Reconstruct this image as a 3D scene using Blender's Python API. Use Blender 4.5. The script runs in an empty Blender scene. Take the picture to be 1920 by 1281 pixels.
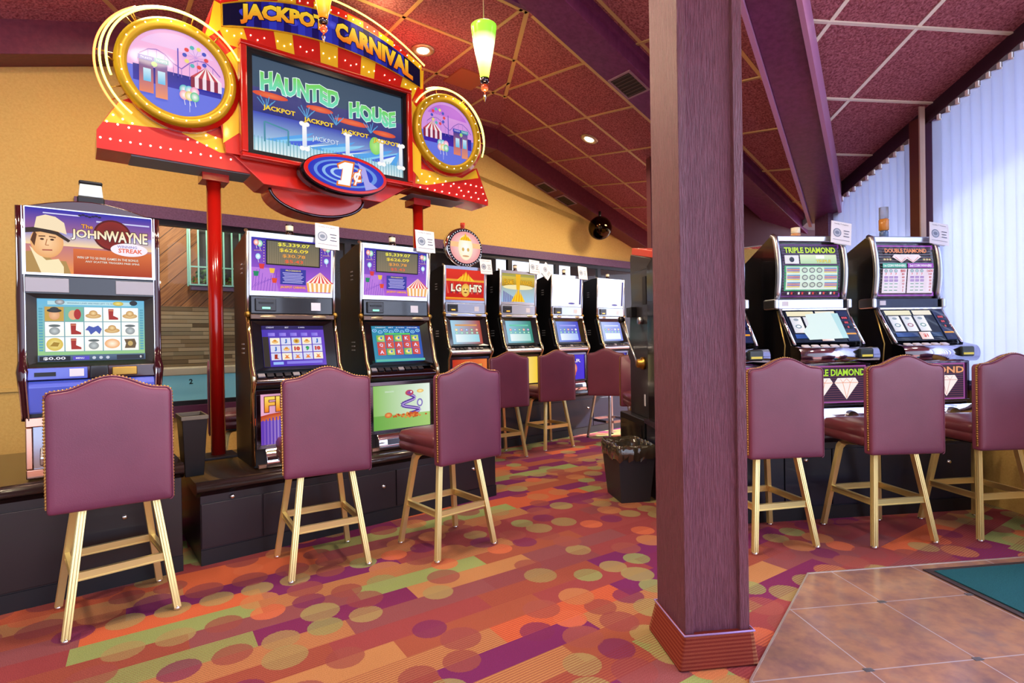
import bpy, math, random
from mathutils import Vector, Matrix
random.seed(7)
D = bpy.data
SC = bpy.context.scene
COL = SC.collection
PI = math.pi
# ------------------------------------------------------------------ camera
PITCH, ROLL, FPX, EYE = math.radians(-.268), math.radians(-.916), 1021.7, 1.30
cp, sp, cr, sr = math.cos(PITCH), math.sin(PITCH), math.cos(ROLL), math.sin(ROLL)
FW = Vector((0, cp, sp))
RI = Vector((cr, -sr*sp, sr*cp))
UP = Vector((-sr, -cr*sp, cr*cp))
cam = D.cameras.new('camera')
cam.sensor_width = 36
cam.lens = FPX/1920*36
cam.clip_start = .05
cam.clip_end = 200
camo = D.objects.new('camera', cam)
COL.objects.link(camo)
camo.matrix_world = Matrix(((RI.x, UP.x, -FW.x, 0), (RI.y, UP.y, -FW.y, 0), (RI.z, UP.z, -FW.z, EYE), (0, 0, 0, 1)))
SC.camera = camo
# ------------------------------------------------------------------ colour management
SC.view_settings.view_transform = 'Standard'
SC.view_settings.look = 'None'
SC.view_settings.gamma = 1
SC.view_settings.use_curve_mapping = False
SC.view_settings.exposure = 0.38
# ------------------------------------------------------------------ the two plan directions of the room
RA, RB = math.radians(38.8), math.radians(7.2)     # rotation of the gable wall row / of the window row
a_ = Vector((math.cos(RA), math.sin(RA), 0)); an = Vector((-math.sin(RA), math.cos(RA), 0))
bn = Vector((math.cos(RB), math.sin(RB), 0)); b_ = Vector((-math.sin(RB), math.cos(RB), 0))
def LA(s, n, z=0): return a_*s + an*n + Vector((0, 0, z))
def LB(s, n, z=0): return bn*s + b_*n + Vector((0, 0, z))
# ------------------------------------------------------------------ sky, sun, daylight
w = D.worlds.new('world'); SC.world = w; w.use_nodes = True
bg = w.node_tree.nodes['Background']
# overcast-bright sky, strongest and coolest on the sunny (window) side
_t = w.node_tree; _g = _t.nodes.new('ShaderNodeNewGeometry'); _d = _t.nodes.new('ShaderNodeVectorMath'); _d.operation = 'DOT_PRODUCT'
_t.links.new(_g.outputs['Incoming'], _d.inputs[0]); _d.inputs[1].default_value = tuple(-(bn*.93-b_*.30+Vector((0, 0, .2))))
_r = _t.nodes.new('ShaderNodeValToRGB'); _m = _t.nodes.new('ShaderNodeMath'); _m.operation = 'MULTIPLY_ADD'; _m.inputs[1].default_value = .5; _m.inputs[2].default_value = .5
_t.links.new(_d.outputs['Value'], _m.inputs[0]); _t.links.new(_m.outputs[0], _r.inputs[0]); _t.links.new(_r.outputs[0], bg.inputs[0])
_e = _r.color_ramp.elements; _e[0].position = .1; _e[0].color = (.36, .33, .30, 1); _e[1].position = .95; _e[1].color = (2.7, 3.0, 3.9, 1)
_q = _e.new(.62); _q.color = (.50, .51, .56, 1)
bg.inputs[1].default_value = 1.0
sun = D.lights.new('sun', 'SUN'); sun.energy = 14; sun.angle = math.radians(.6); sun.color = (1, .97, .92)
suno = D.objects.new('sun', sun); COL.objects.link(suno)
sdir = -(bn*math.cos(math.radians(40)) + Vector((0, 0, math.sin(math.radians(40)))))
suno.rotation_euler = sdir.to_track_quat('-Z', 'Y').to_euler()
suno.location = LB(12, 4, 9)
# ------------------------------------------------------------------ colour helpers
def lin(c):
    if isinstance(c, str):
        c = c.lstrip('#'); c = [int(c[i:i+2], 16)/255 for i in (0, 2, 4)]
    return tuple((x/12.92 if x <= .04045 else ((x+.055)/1.055)**2.4) for x in c[:3])
MC = {}
def M(name, col='#808080', rough=.5, metal=0., emit=None, es=0., spec=.5, coat=0., alpha=1., trans=0., ior=1.45):
    if name in MC: return MC[name]
    m = D.materials.new(name); m.use_nodes = True
    p = m.node_tree.nodes['Principled BSDF']
    p.inputs['Base Color'].default_value = (*lin(col), 1)
    p.inputs['Roughness'].default_value = rough
    p.inputs['Metallic'].default_value = metal
    p.inputs['Specular IOR Level'].default_value = spec
    p.inputs['Coat Weight'].default_value = coat
    p.inputs['Coat Roughness'].default_value = .06
    p.inputs['Transmission Weight'].default_value = trans
    p.inputs['IOR'].default_value = ior
    p.inputs['Alpha'].default_value = alpha
    if emit:
        p.inputs['Emission Color'].default_value = (*lin(emit), 1)
        p.inputs['Emission Strength'].default_value = es
    MC[name] = m
    return m
class NT:
    "small shorthand for building a node tree"
    def __init__(s, m): s.t = m.node_tree; s.p = s.t.nodes['Principled BSDF']
    def n(s, typ, **kw):
        nd = s.t.nodes.new('ShaderNode'+typ)
        for k, v in kw.items(): setattr(nd, k, v)
        return nd
    def l(s, x, y): s.t.links.new(x, y)
    def math(s, op, x, y=None, z=None):
        nd = s.n('Math', operation=op)
        for i, v in enumerate((x, y, z)):
            if v is None: continue
            if isinstance(v, (int, float)): nd.inputs[i].default_value = v
            else: s.l(v, nd.inputs[i])
        return nd.outputs[0]
    def ramp(s, fac, stops, interp='LINEAR'):
        r = s.n('ValToRGB'); r.color_ramp.interpolation = interp
        e = r.color_ramp.elements
        while len(e) < len(stops): e.new(.5)
        for i, (pos, c) in enumerate(stops):
            e[i].position = pos; e[i].color = (*lin(c), 1)
        s.l(fac, r.inputs[0]); return r.outputs[0]
    def mix(s, fac, x, y, mode='MIX'):
        nd = s.n('Mix', data_type='RGBA', blend_type=mode)
        for sock, v in ((nd.inputs[0], fac), (nd.inputs[6], x), (nd.inputs[7], y)):
            if isinstance(v, (int, float)): sock.default_value = v
            elif isinstance(v, str): sock.default_value = (*lin(v), 1)
            else: s.l(v, sock)
        return nd.outputs[2]
    def noise(s, vec, scale, detail=3., rough=.5):
        nd = s.n('TexNoise'); nd.inputs['Scale'].default_value = scale
        nd.inputs['Detail'].default_value = detail; nd.inputs['Roughness'].default_value = rough
        if vec is not None: s.l(vec, nd.inputs['Vector'])
        return nd.outputs[0]
    def pos(s): return s.n('NewGeometry').outputs['Position']
    def obj(s): return s.n('TexCoord').outputs['Object']
    def mapping(s, vec, rot=(0, 0, 0), scale=(1, 1, 1), loc=(0, 0, 0)):
        nd = s.n('Mapping'); nd.inputs['Rotation'].default_value = rot
        nd.inputs['Scale'].default_value = scale; nd.inputs['Location'].default_value = loc
        s.l(vec, nd.inputs['Vector']); return nd.outputs[0]
    def bump(s, h, strength, dist):
        nd = s.n('Bump'); nd.inputs['Strength'].default_value = strength; nd.inputs['Distance'].default_value = dist
        s.l(h, nd.inputs['Height']); s.l(nd.outputs[0], s.p.inputs['Normal'])
    def base(s, c): s.l(c, s.p.inputs['Base Color'])
# ------------------------------------------------------------------ mesh building
class MB:
    def __init__(s): s.v = []; s.f = []; s.m = []; s.s = []; s.T = None
    def add(s, vs, fs, m=0, smooth=False):
        o = len(s.v)
        s.v += [tuple(s.T @ Vector(v)) if s.T else tuple(v) for v in vs]
        for f in fs: s.f.append([i+o for i in f]); s.m.append(m); s.s.append(smooth)
        return s
    def box(s, x0, x1, y0, y1, z0, z1, m=0):
        v = [(x, y, z) for z in (z0, z1) for y in (y0, y1) for x in (x0, x1)]
        return s.add(v, [(0, 2, 3, 1), (4, 5, 7, 6), (0, 1, 5, 4), (2, 6, 7, 3), (0, 4, 6, 2), (1, 3, 7, 5)], m)
    def frus(s, b, t, z0, z1, m=0):
        "tapering box: b and t are (x0,x1,y0,y1)"
        v = [(x, y, z) for (r, z) in ((b, z0), (t, z1)) for y in r[2:] for x in r[:2]]
        return s.add(v, [(0, 2, 3, 1), (4, 5, 7, 6), (0, 1, 5, 4), (2, 6, 7, 3), (0, 4, 6, 2), (1, 3, 7, 5)], m)
    def ext(s, pts, a0, a1, axis='x', m=0, smooth=False):
        "polygon swept along an axis. x: pts=(y,z)  y: pts=(x,z)  z: pts=(x,y)"
        n = len(pts)
        P = {'x': lambda p, a: (a, p[0], p[1]), 'y': lambda p, a: (p[0], a, p[1]), 'z': lambda p, a: (p[0], p[1], a)}[axis]
        v = [P(p, a0) for p in pts] + [P(p, a1) for p in pts]
        s.add(v, [list(range(n))[::-1], list(range(n, 2*n))], m)
        o = len(s.v)-2*n
        for i in range(n):
            j = (i+1) % n; s.f.append([o+i, o+j, o+n+j, o+n+i]); s.m.append(m); s.s.append(smooth)
        return s
    def tube(s, path, r, n=8, closed=False, m=0, flat=None):
        path = [Vector(p) for p in path]; N = len(path); vs = []; fs = []
        rr = r if isinstance(r, (list, tuple)) else [r]*N
        up = None
        for i, p in enumerate(path):
            if closed: t = path[(i+1) % N]-path[i-1]
            else: t = path[min(i+1, N-1)]-path[max(i-1, 0)]
            t.normalize()
            if up is None: up = Vector((0, 0, 1)) if abs(t.z) < .9 else Vector((0, 1, 0))
            x = t.cross(up)
            if x.length < 1e-4: x = t.orthogonal()
            x.normalize(); y = x.cross(t).normalized(); up = y
            for k in range(n):
                g = 2*PI*k/n + (PI/n if n == 4 else 0)
                q = x*math.cos(g)*rr[i] + y*math.sin(g)*rr[i]*(flat or 1)
                vs.append(p+q)
        for i in range(N if closed else N-1):
            for k in range(n):
                a = i*n+k; b = i*n+(k+1) % n; j = (i+1) % N
                fs.append((a, b, j*n+(k+1) % n, j*n+k))
        if not closed: fs += [list(range(n))[::-1], [(N-1)*n+k for k in range(n)]]
        return s.add(vs, fs, m, n > 4)
    def lathe(s, prof, c=(0, 0, 0), n=24, m=0, axis='z', smooth=True):
        vs = []; fs = []
        for r, z in prof:
            for k in range(n):
                g = 2*PI*k/n; x, y = r*math.cos(g), r*math.sin(g)
                q = {'z': (x, y, z), 'y': (x, z, y), 'x': (z, x, y)}[axis]
                vs.append((c[0]+q[0], c[1]+q[1], c[2]+q[2]))
        for i in range(len(prof)-1):
            for k in range(n):
                a = i*n+k; b = i*n+(k+1) % n; q = (a, b, b+n, a+n)
                fs.append(q if axis != 'y' else q[::-1])
        if prof[0][0] > 1e-6: fs.append(list(range(n))[::-1])
        if prof[-1][0] > 1e-6: fs.append([(len(prof)-1)*n+k for k in range(n)])
        return s.add(vs, fs, m, smooth)
    def sph(s, c, r, n=8, m=0, sz=1.):
        return s.lathe([(max(r*math.sin(PI*i/n), 1e-7), -r*sz*math.cos(PI*i/n)) for i in range(n+1)], c, n+2, m)
def obj(name, mb, mats, parent=None, bevel=0., kind=None, label=None, loc=None, rotz=None, seg=2):
    me = D.meshes.new(name)
    me.from_pydata([tuple(v) for v in mb.v], [], [list(f) for f in mb.f])
    if not isinstance(mats, (list, tuple)): mats = [mats]
    for x in mats: me.materials.append(x)
    me.polygons.foreach_set('material_index', [min(i, len(mats)-1) for i in mb.m])
    me.polygons.foreach_set('use_smooth', [bool(x) or bevel > 0 for x in mb.s])
    me.validate(); me.update()
    o = D.objects.new(name, me); COL.objects.link(o)
    if bevel:
        bm = o.modifiers.new('edge', 'BEVEL'); bm.width = bevel; bm.segments = seg; bm.limit_method = 'ANGLE'
        bm.angle_limit = math.radians(35); bm.harden_normals = True; bm.use_clamp_overlap = True
    if parent: o.parent = parent
    if kind: o['kind'] = kind
    if label: o['label'] = label
    if loc is not None: o.location = loc
    if rotz is not None: o.rotation_euler = (0, 0, rotz)
    return o
def thing(name, label, cat, loc=(0, 0, 0), rotz=0., group=None):
    o = D.objects.new(name, None); COL.objects.link(o); o.empty_display_size = .1
    o.location = loc; o.rotation_euler = (0, 0, rotz); o['label'] = label; o['category'] = cat
    if group: o['group'] = group
    return o
def tag(o, label, cat, group=None):
    o['label'] = label; o['category'] = cat
    if group: o['group'] = group
    return o
def struct(name, mb, mats, label=None, **k): return obj(name, mb, mats, kind='structure', label=label, **k)
def dup(root, loc, rotz, label, group=None):
    r = root.copy(); COL.objects.link(r); r.location = loc; r.rotation_euler = (0, 0, rotz); r['label'] = label
    if group: r['group'] = group
    for ch in list(root.children):
        c = ch.copy(); COL.objects.link(c); c.parent = r
        for g in list(ch.children):
            d = g.copy(); COL.objects.link(d); d.parent = c
    return r
# ------------------------------------------------------------------ printed / lit artwork on flat panels
TXT = {}
def glyphs(st, bold):
    k = (st, bold)
    if k not in TXT:
        cu = D.curves.new('t', 'FONT'); cu.body = st; cu.size = 1; cu.offset = bold; cu.resolution_u = 2
        cu.align_x = 'CENTER'; cu.align_y = 'CENTER'
        ob = D.objects.new('t', cu)
        me = D.meshes.new_from_object(ob)
        v = [(p.co.x, p.co.y) for p in me.vertices]; f = [list(p.vertices) for p in me.polygons]
        D.meshes.remove(me); D.objects.remove(ob); D.curves.remove(cu)
        if not v: v = [(0, 0)]
        xs = [p[0] for p in v]; ys = [p[1] for p in v]
        cx, cy = (min(xs)+max(xs))/2, (min(ys)+max(ys))/2
        TXT[k] = ([(p[0]-cx, p[1]-cy) for p in v], f, max(xs)-min(xs), max(ys)-min(ys))
    return TXT[k]
def artmat(name, es, rough=.3, base=.5, coat=.3):
    "one surface that shows the artwork's own colours; es = how strongly it is lit from behind"
    if name in MC: return MC[name]
    m = M(name, '#ffffff', rough, coat=coat); t = NT(m)
    c = t.n('Attribute', attribute_name='Col').outputs[0]
    t.base(t.mix(1., c, (('%02x' % int(255*base**.4545))*3), 'MULTIPLY'))
    if base < .35: t.p.inputs['Specular IOR Level'].default_value = .12
    if es:
        t.l(c, t.p.inputs['Emission Color']); t.p.inputs['Emission Strength'].default_value = es
    return m
class Art:
    def __init__(s, w, h): s.w = w; s.h = h; s.v = []; s.f = []; s.c = []; s.k = 0; s.warp = None
    def _a(s, pts, faces, cols):
        s.k += 1; o = len(s.v); z = s.k
        if s.warp: pts = [s.warp(*p) for p in pts]
        s.v += [(p[0], p[1], z) for p in pts]; s.f += [[i+o for i in f] for f in faces]
        s.c += cols
        return s
    def poly(s, pts, c): return s._a(pts, [list(range(len(pts)))], [lin(c)]*len(pts))
    def rect(s, x0, y0, x1, y1, c, c2=None, n=1, horiz=False):
        "c at the bottom (or left), c2 at the top (or right)"
        a, b = lin(c), lin(c2 or c)
        if c2 and n == 1: n = 6
        if s.warp and n < 12: n = 24; horiz = True
        P = []; C = []; F = []
        for i in range(n+1):
            t = i/n; q = tuple(a[j]*(1-t)+b[j]*t for j in range(3))
            if horiz: x = x0+(x1-x0)*t; P += [(x, y1), (x, y0)]
            else: y = y0+(y1-y0)*t; P += [(x0, y), (x1, y)]
            C += [q, q]
            if i: o = 2*i; F.append([o-2, o-1, o+1, o])
        return s._a(P, F, C)
    def ell(s, cx, cy, rx, ry, c, c2=None, n=28, a0=0., a1=2*PI):
        a, b = lin(c), lin(c2 or c); full = abs(a1-a0-2*PI) < 1e-6
        P = [(cx, cy)]; C = [b]; F = []
        for i in range(n if full else n+1):
            g = a0+(a1-a0)*i/n; P.append((cx+rx*math.cos(g), cy+ry*math.sin(g))); C.append(a)
        for i in range(n):
            F.append([0, 1+i, 1+(i+1) % n if full else 2+i])
        return s._a(P, F, C)
    def line(s, pts, wd, c):
        for (x0, y0), (x1, y1) in zip(pts, pts[1:]):
            dx, dy = x1-x0, y1-y0; L = math.hypot(dx, dy) or 1; nx, ny = -dy/L*wd/2, dx/L*wd/2
            s.poly([(x0+nx, y0+ny), (x0-nx, y0-ny), (x1-nx, y1-ny), (x1+nx, y1+ny)], c)
        return s
    def text(s, st, cx, cy, h, c, wd=None, bold=.02, out=None, ob=.05, c2=None, fn=None):
        "h = cap height, wd = full width; out = outline colour; c2 = colour at the top"
        for (b, cc, top) in (((ob, out, None), (bold, c, c2)) if out else ((bold, c, c2),)):
            v, f, tw, th = glyphs(st, b)
            _, _, tw0, th0 = glyphs(st, bold)
            sy = h/th0; sx = (wd/tw0) if wd else sy
            P = [(cx+p[0]*sx, cy+p[1]*sy) for p in v]
            if fn: P = [fn(*p) for p in P]
            a, bb = lin(cc), lin(top or cc)
            C = [tuple(a[j]*(1-t)+bb[j]*t for j in range(3)) for t in [min(1, max(0, (p[1]/th0+.5))) for p in v]]
            s._a(P, f, C)
        return s
    def clipell(s, cx, cy, rx, ry):
        "push every corner that lies outside the ellipse back onto its rim"
        o = []
        for x, y, z in s.v:
            d = math.hypot((x-cx)/rx, (y-cy)/ry)
            if d > 1: x = cx+(x-cx)/d; y = cy+(y-cy)/d
            o.append((x, y, z))
        s.v = o; return s
    def build(s, name, mat, parent, O=(0, 0, 0), ux=(1, 0, 0), uy=(0, 0, 1), step=.00025, label=None):
        O, ux, uy = Vector(O), Vector(ux).normalized(), Vector(uy).normalized(); nn = ux.cross(uy)
        me = D.meshes.new(name)
        me.from_pydata([tuple(O+ux*p[0]+uy*p[1]+nn*(p[2]*step)) for p in s.v], [], s.f)
        ca = me.color_attributes.new('Col', 'FLOAT_COLOR', 'POINT')
        ca.data.foreach_set('color', [x for c in s.c for x in (*c, 1.)])
        me.materials.append(mat); me.update()
        o = D.objects.new(name, me); COL.objects.link(o)
        if parent: o.parent = parent
        if label: o['label'] = label
        return o
# ------------------------------------------------------------------ materials of the place
def m_carpet():
    m = M('carpet', '#a0503a', .95, spec=.15); t = NT(m)
    v = t.mapping(t.pos(), rot=(0, 0, -math.radians(34)))
    sep = t.n('SeparateXYZ'); t.l(v, sep.inputs[0]); u, w_ = sep.outputs[0], sep.outputs[1]
    RH = .150
    row = t.math('FLOOR', t.math('DIVIDE', w_, RH))
    def hsh(x, y, k):
        c = t.n('CombineXYZ'); t.l(x, c.inputs[0]); t.l(y, c.inputs[1]); c.inputs[2].default_value = k
        nd = t.n('TexWhiteNoise', noise_dimensions='3D'); t.l(c.outputs[0], nd.inputs[0]); return nd.outputs[0]
    zero = t.math('MULTIPLY', row, 0.)
    off = hsh(row, zero, 3.3)
    cell = t.math('FLOOR', t.math('ADD', t.math('DIVIDE', u, .74), t.math('MULTIPLY', off, 5.)))
    h1 = hsh(cell, row, 1.1)
    PAL = [(0, '#8f4246'), (.18, '#c4623f'), (.34, '#844a50'), (.45, '#70285f'), (.62, '#8a985e'), (.81, '#96503f'), (.89, '#b07c52')]
    base = t.ramp(h1, PAL, 'CONSTANT')
    def discs(base, cu, cw, ou, ow, r, thr, k, cols, al):
        U = t.math('ADD', t.math('DIVIDE', u, cu), ou); W = t.math('ADD', t.math('DIVIDE', w_, cw), ow)
        iu, iw = t.math('FLOOR', U), t.math('FLOOR', W)
        du = t.math('MULTIPLY', t.math('SUBTRACT', t.math('FRACT', U), .5), cu)
        dw = t.math('MULTIPLY', t.math('SUBTRACT', t.math('FRACT', W), .5), cw)
        d = t.math('SQRT', t.math('ADD', t.math('MULTIPLY', du, du), t.math('MULTIPLY', dw, dw)))
        inside = t.math('LESS_THAN', t.math('ADD', d, t.math('MULTIPLY', t.math('SUBTRACT', edge, .5), .012)), r)
        show = t.math('GREATER_THAN', hsh(iu, iw, k), thr)
        col = t.ramp(hsh(iu, iw, k+.5), cols, 'CONSTANT')
        return t.mix(t.math('MULTIPLY', t.math('MULTIPLY', inside, show), al), base, col)
    edge = t.noise(t.pos(), 160, 2)
    base = discs(base, .19, .30, 0., .0, .078, .40, 2.2, [(0, '#9c8a5c'), (.25, '#8c4a46'), (.45, '#c86a48'), (.65, '#8a9660'), (.82, '#702a58')], .8)
    base = discs(base, .22, .30, .4, .5, .090, .45, 5.2, [(0, '#b67a50'), (.25, '#8a464a'), (.5, '#98905e'), (.7, '#94504a'), (.86, '#74305e')], .75)
    # fine ribs woven along the rows, stronger on part of the blocks
    rib = t.math('GREATER_THAN', t.math('SINE', t.math('MULTIPLY', w_, 2*PI/.0135)), .0)
    isr = t.math('MULTIPLY_ADD', t.math('GREATER_THAN', hsh(cell, row, 7.7), .4), .42, .10)
    base = t.mix(t.math('MULTIPLY', rib, isr), base, '#7c2c36')
    sp_ = t.noise(t.pos(), 420, 2)
    base = t.mix(.42, base, t.ramp(sp_, [(.36, '#141418'), (.64, '#e4e4e8')]), 'OVERLAY')
    t.base(base)
    t.bump(sp_, .5, .004)
    return m
def m_tile():
    m = M('floor_tile', '#b08070', .16, spec=.5); t = NT(m)
    v = t.mapping(t.pos(), rot=(0, 0, -RB))
    n1 = t.noise(v, 3.2, 6, .62); n2 = t.noise(v, 11, 5, .6)
    c = t.ramp(n1, [(.32, '#6f5658'), (.45, '#85625a'), (.56, '#966e5e'), (.7, '#7c6668')])
    c = t.mix(.35, c, t.ramp(n2, [(.35, '#665060'), (.6, '#a07a64')]), 'MIX')
    sep = t.n('SeparateXYZ'); t.l(v, sep.inputs[0])
    def grout(x, o, wd):
        f = t.math('FRACT', t.math('DIVIDE', t.math('SUBTRACT', x, o), .474))
        return t.math('LESS_THAN', t.math('ABSOLUTE', t.math('SUBTRACT', f, .5)), wd)
    g1 = grout(sep.outputs[0], 1.600-.237, .0055); g2 = grout(sep.outputs[1], 2.375-.237, .006)
    g = t.math('MAXIMUM', g1, g2)
    t.base(t.mix(g, c, '#9c93a0'))
    t.bump(t.math('ADD', t.math('MULTIPLY', n2, .12), t.math('SUBTRACT', 1, g)), .35, .003)
    return m
def m_noisebump(name, col, scale, strength, dist, rough=.6, col2=None, spec=.4, stretch=None, coat=0.):
    m = M(name, col, rough, spec=spec, coat=coat); t = NT(m)
    v = t.pos()
    if stretch: v = t.mapping(v, rot=(0, 0, -stretch[3]) if len(stretch) > 3 else (0, 0, 0), scale=stretch[:3])
    n = t.noise(v, scale, 4, .6)
    if col2: t.base(t.ramp(n, [(.35, col), (.65, col2)]))
    t.bump(n, strength, dist)
    return m
OCHRE = m_noisebump('ochre_plaster', '#c4a058', 60, .35, .004, .8, '#cdaa62')
CEILT = m_noisebump('ceiling_popcorn', '#7c3e48', 62, 1., .02, .95, '#bd7480', spec=.1)
TBAR = M('tbar', '#c9a878', .35, .3)
PURP = m_noisebump('purple_paint', '#5e2852', 25, .15, .004, .28, '#6e3462', stretch=(1, 1, .4))
PURPW = m_noisebump('purple_grained', '#623848', 30, 1., .012, .34, '#7a4a5c', stretch=(6, 6, .5))
PURPT = m_noisebump('purple_trim', '#5b3a5c', 70, .5, .005, .5, '#6b4a6e')
BLK = M('black_gloss', '#0e0c10', .22, coat=.4)
BLKM = M('black_matte', '#0d0c11', .38)
CHR = M('chrome', '#e4e4ea', .09, 1.)
CHRS = M('chrome_satin', '#c8ccd6', .28, 1.)
GOLD = M('gold_anodised', '#dcbc72', .34, 1.)
GOLDD = M('dark_gold', '#a8823c', .3, .9)
DARKC = M('dark_chrome', '#58505a', .14, 1.)
GLASS = M('glass', '#ffffff', .02, trans=1., ior=1.45)
RED = M('red_gloss', '#b0160e', .16, coat=.7)
# ------------------------------------------------------------------ floors
def flatpoly(pts, z, up=True, m=0, mb=None):
    mb = mb or MB(); return mb.add([(p[0], p[1], z) for p in pts], [list(range(len(pts)))], m)
TILEP = [LB(1.12, 1.908), LB(1.938, 2.722), LB(4.05, 2.722), LB(4.05, .2), LB(.42, .2), LB(.80, 1.25)]
mb = MB(); mb.ext([(-9, -1.5), (10, -1.5), (10, 13), (-9, 13)], -.12, 0, 'z')
struct('floor', mb, m_carpet(), 'carpet in orange purple and green with discs and ribbed bands')
mb = MB(); mb.ext([(p.x, p.y) for p in TILEP], -.01, .006, 'z')
struct('floor_tiles', mb, m_tile(), 'large mottled brown tiles by the column')
mb = MB()
mb.tube([TILEP[0]+Vector((0, 0, .004)), TILEP[1]+Vector((0, 0, .004)), TILEP[2]+Vector((0, 0, .004))], .006, 4)
mb.tube([TILEP[0]+Vector((0, 0, .004)), TILEP[5]+Vector((0, 0, .004))], .006, 4)
struct('trim_tile_edge', mb, M('alu', '#d8cfd0', .35, .8))
# little dark corner inserts between the big tiles
ins = MB()
for i in range(0, 5):
    for j in range(-3, 1):
        c = (1.600+.474*i, 2.375+.474*j)
        P = [LB(c[0]-.018, c[1]-.010), LB(c[0]+.018, c[1]-.010), LB(c[0]+.018, c[1]+.010), LB(c[0]-.018, c[1]+.010)]
        if i == 0 and j >= 0: continue
        ins.ext([(p.x, p.y) for p in P], .002, .0085, 'z')
struct('trim_tile_insert', ins, M('insert', '#5a5a66', .3, .3))
# door mat
mat = thing('door_mat', 'blue-green ribbed door mat lying on the brown tiles', 'mat', LB(3.30, 1.87, .006), RB)
m_ = m_noisebump('mat_pile', '#184650', 380, 1., .006, .95, '#2f6c7a', spec=.1)
obj('pile', MB().box(-.70, .70, -.75, .75, 0, .012), m_, mat)
mb = MB()
for x0, x1, y0, y1 in ((-.735, -.70, -.785, .785), (.70, .735, -.785, .785), (-.70, .70, -.785, -.75), (-.70, .70, .75, .785)): mb.box(x0, x1, y0, y1, 0, .007)
obj('rubber_border', mb, M('rubber', '#33252c', .6), mat)
# ------------------------------------------------------------------ gable wall (left) with its window band
WA = 5.75; ZC = 3.97; FB = .725; S1 = .375
FL = -2.55       # other fold of the ceiling
def zroof(p):
    s = p.dot(bn)
    if s > FB: return ZC-S1*(s-FB)
    if s < FL: return ZC-.36*(FL-s)
    return ZC
def zr2(p): return 3.40-.34*(p.dot(b_)-3.325)
def wallA(s): return zroof(LA(s, WA))
def sAt(bnv, n): return (bnv - (an*n).dot(bn))/a_.dot(bn)
W0, W1 = .02, 9.5
mb = MB(); mb.T = Matrix.Rotation(RA, 4, 'Z')
sf, sl = sAt(FB, WA), sAt(FL, WA)
mb.ext([(-4, 2.53), (W1, 2.53), (W1, wallA(W1)+.05), (sf, ZC+.05), (sl, ZC+.05), (-4, wallA(-4)+.05)], WA, WA+.12, 'y')
mb.box(-4, W0, WA, WA+.12, 0, 2.53)
mb.box(W0, W1, WA, WA+.12, 0, .64)
struct('wall_left', mb, OCHRE, 'ochre gable wall behind the slot machines')
mb = MB(); mb.T = Matrix.Rotation(RA, 4, 'Z'); mb.box(W0, W1, WA-.025, WA+.12, 2.42, 2.53); struct('trim_1', mb, PURPT, 'grained purple board above the windows')
mb = MB(); mb.T = Matrix.Rotation(RA, 4, 'Z'); mb.box(W0, W1, WA-.05, WA+.12, .64, .74); struct('trim_2', mb, M('sill', '#4c2340', .4), 'dark purple sill under the windows')
mb = MB(); mb.T = Matrix.Rotation(RA, 4, 'Z'); mb.box(-4, W0, WA-.012, WA, .95, .985); struct('trim_3', mb, OCHRE)
FRM = M('window_black', '#17151a', .35)
edges = [W0, 1.5, 2.35, 3.75, 4.62, 5.5, 6.4, 7.3, 8.3, W1]
for i, (x0, x1) in enumerate(zip(edges, edges[1:])):
    mb = MB(); mb.T = Matrix.Rotation(RA, 4, 'Z')
    mb.box(x0, x1, WA+.01, WA+.06, 2.37, 2.42); mb.box(x0, x1, WA+.01, WA+.06, .74, .78)
    mb.box(x0, x0+.035, WA+.01, WA+.06, .78, 2.37); mb.box(x1-.035, x1, WA+.01, WA+.06, .78, 2.37)
    wn = struct('window_%d' % (i+1), mb, FRM)
    mb = MB(); mb.T = Matrix.Rotation(RA, 4, 'Z'); mb.box(x0+.035, x1-.035, WA+.03, WA+.036, .78, 2.37)
    obj('pane', mb, M('thin_glass', '#f4faff', .02, trans=1., ior=1.15), wn)
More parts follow.
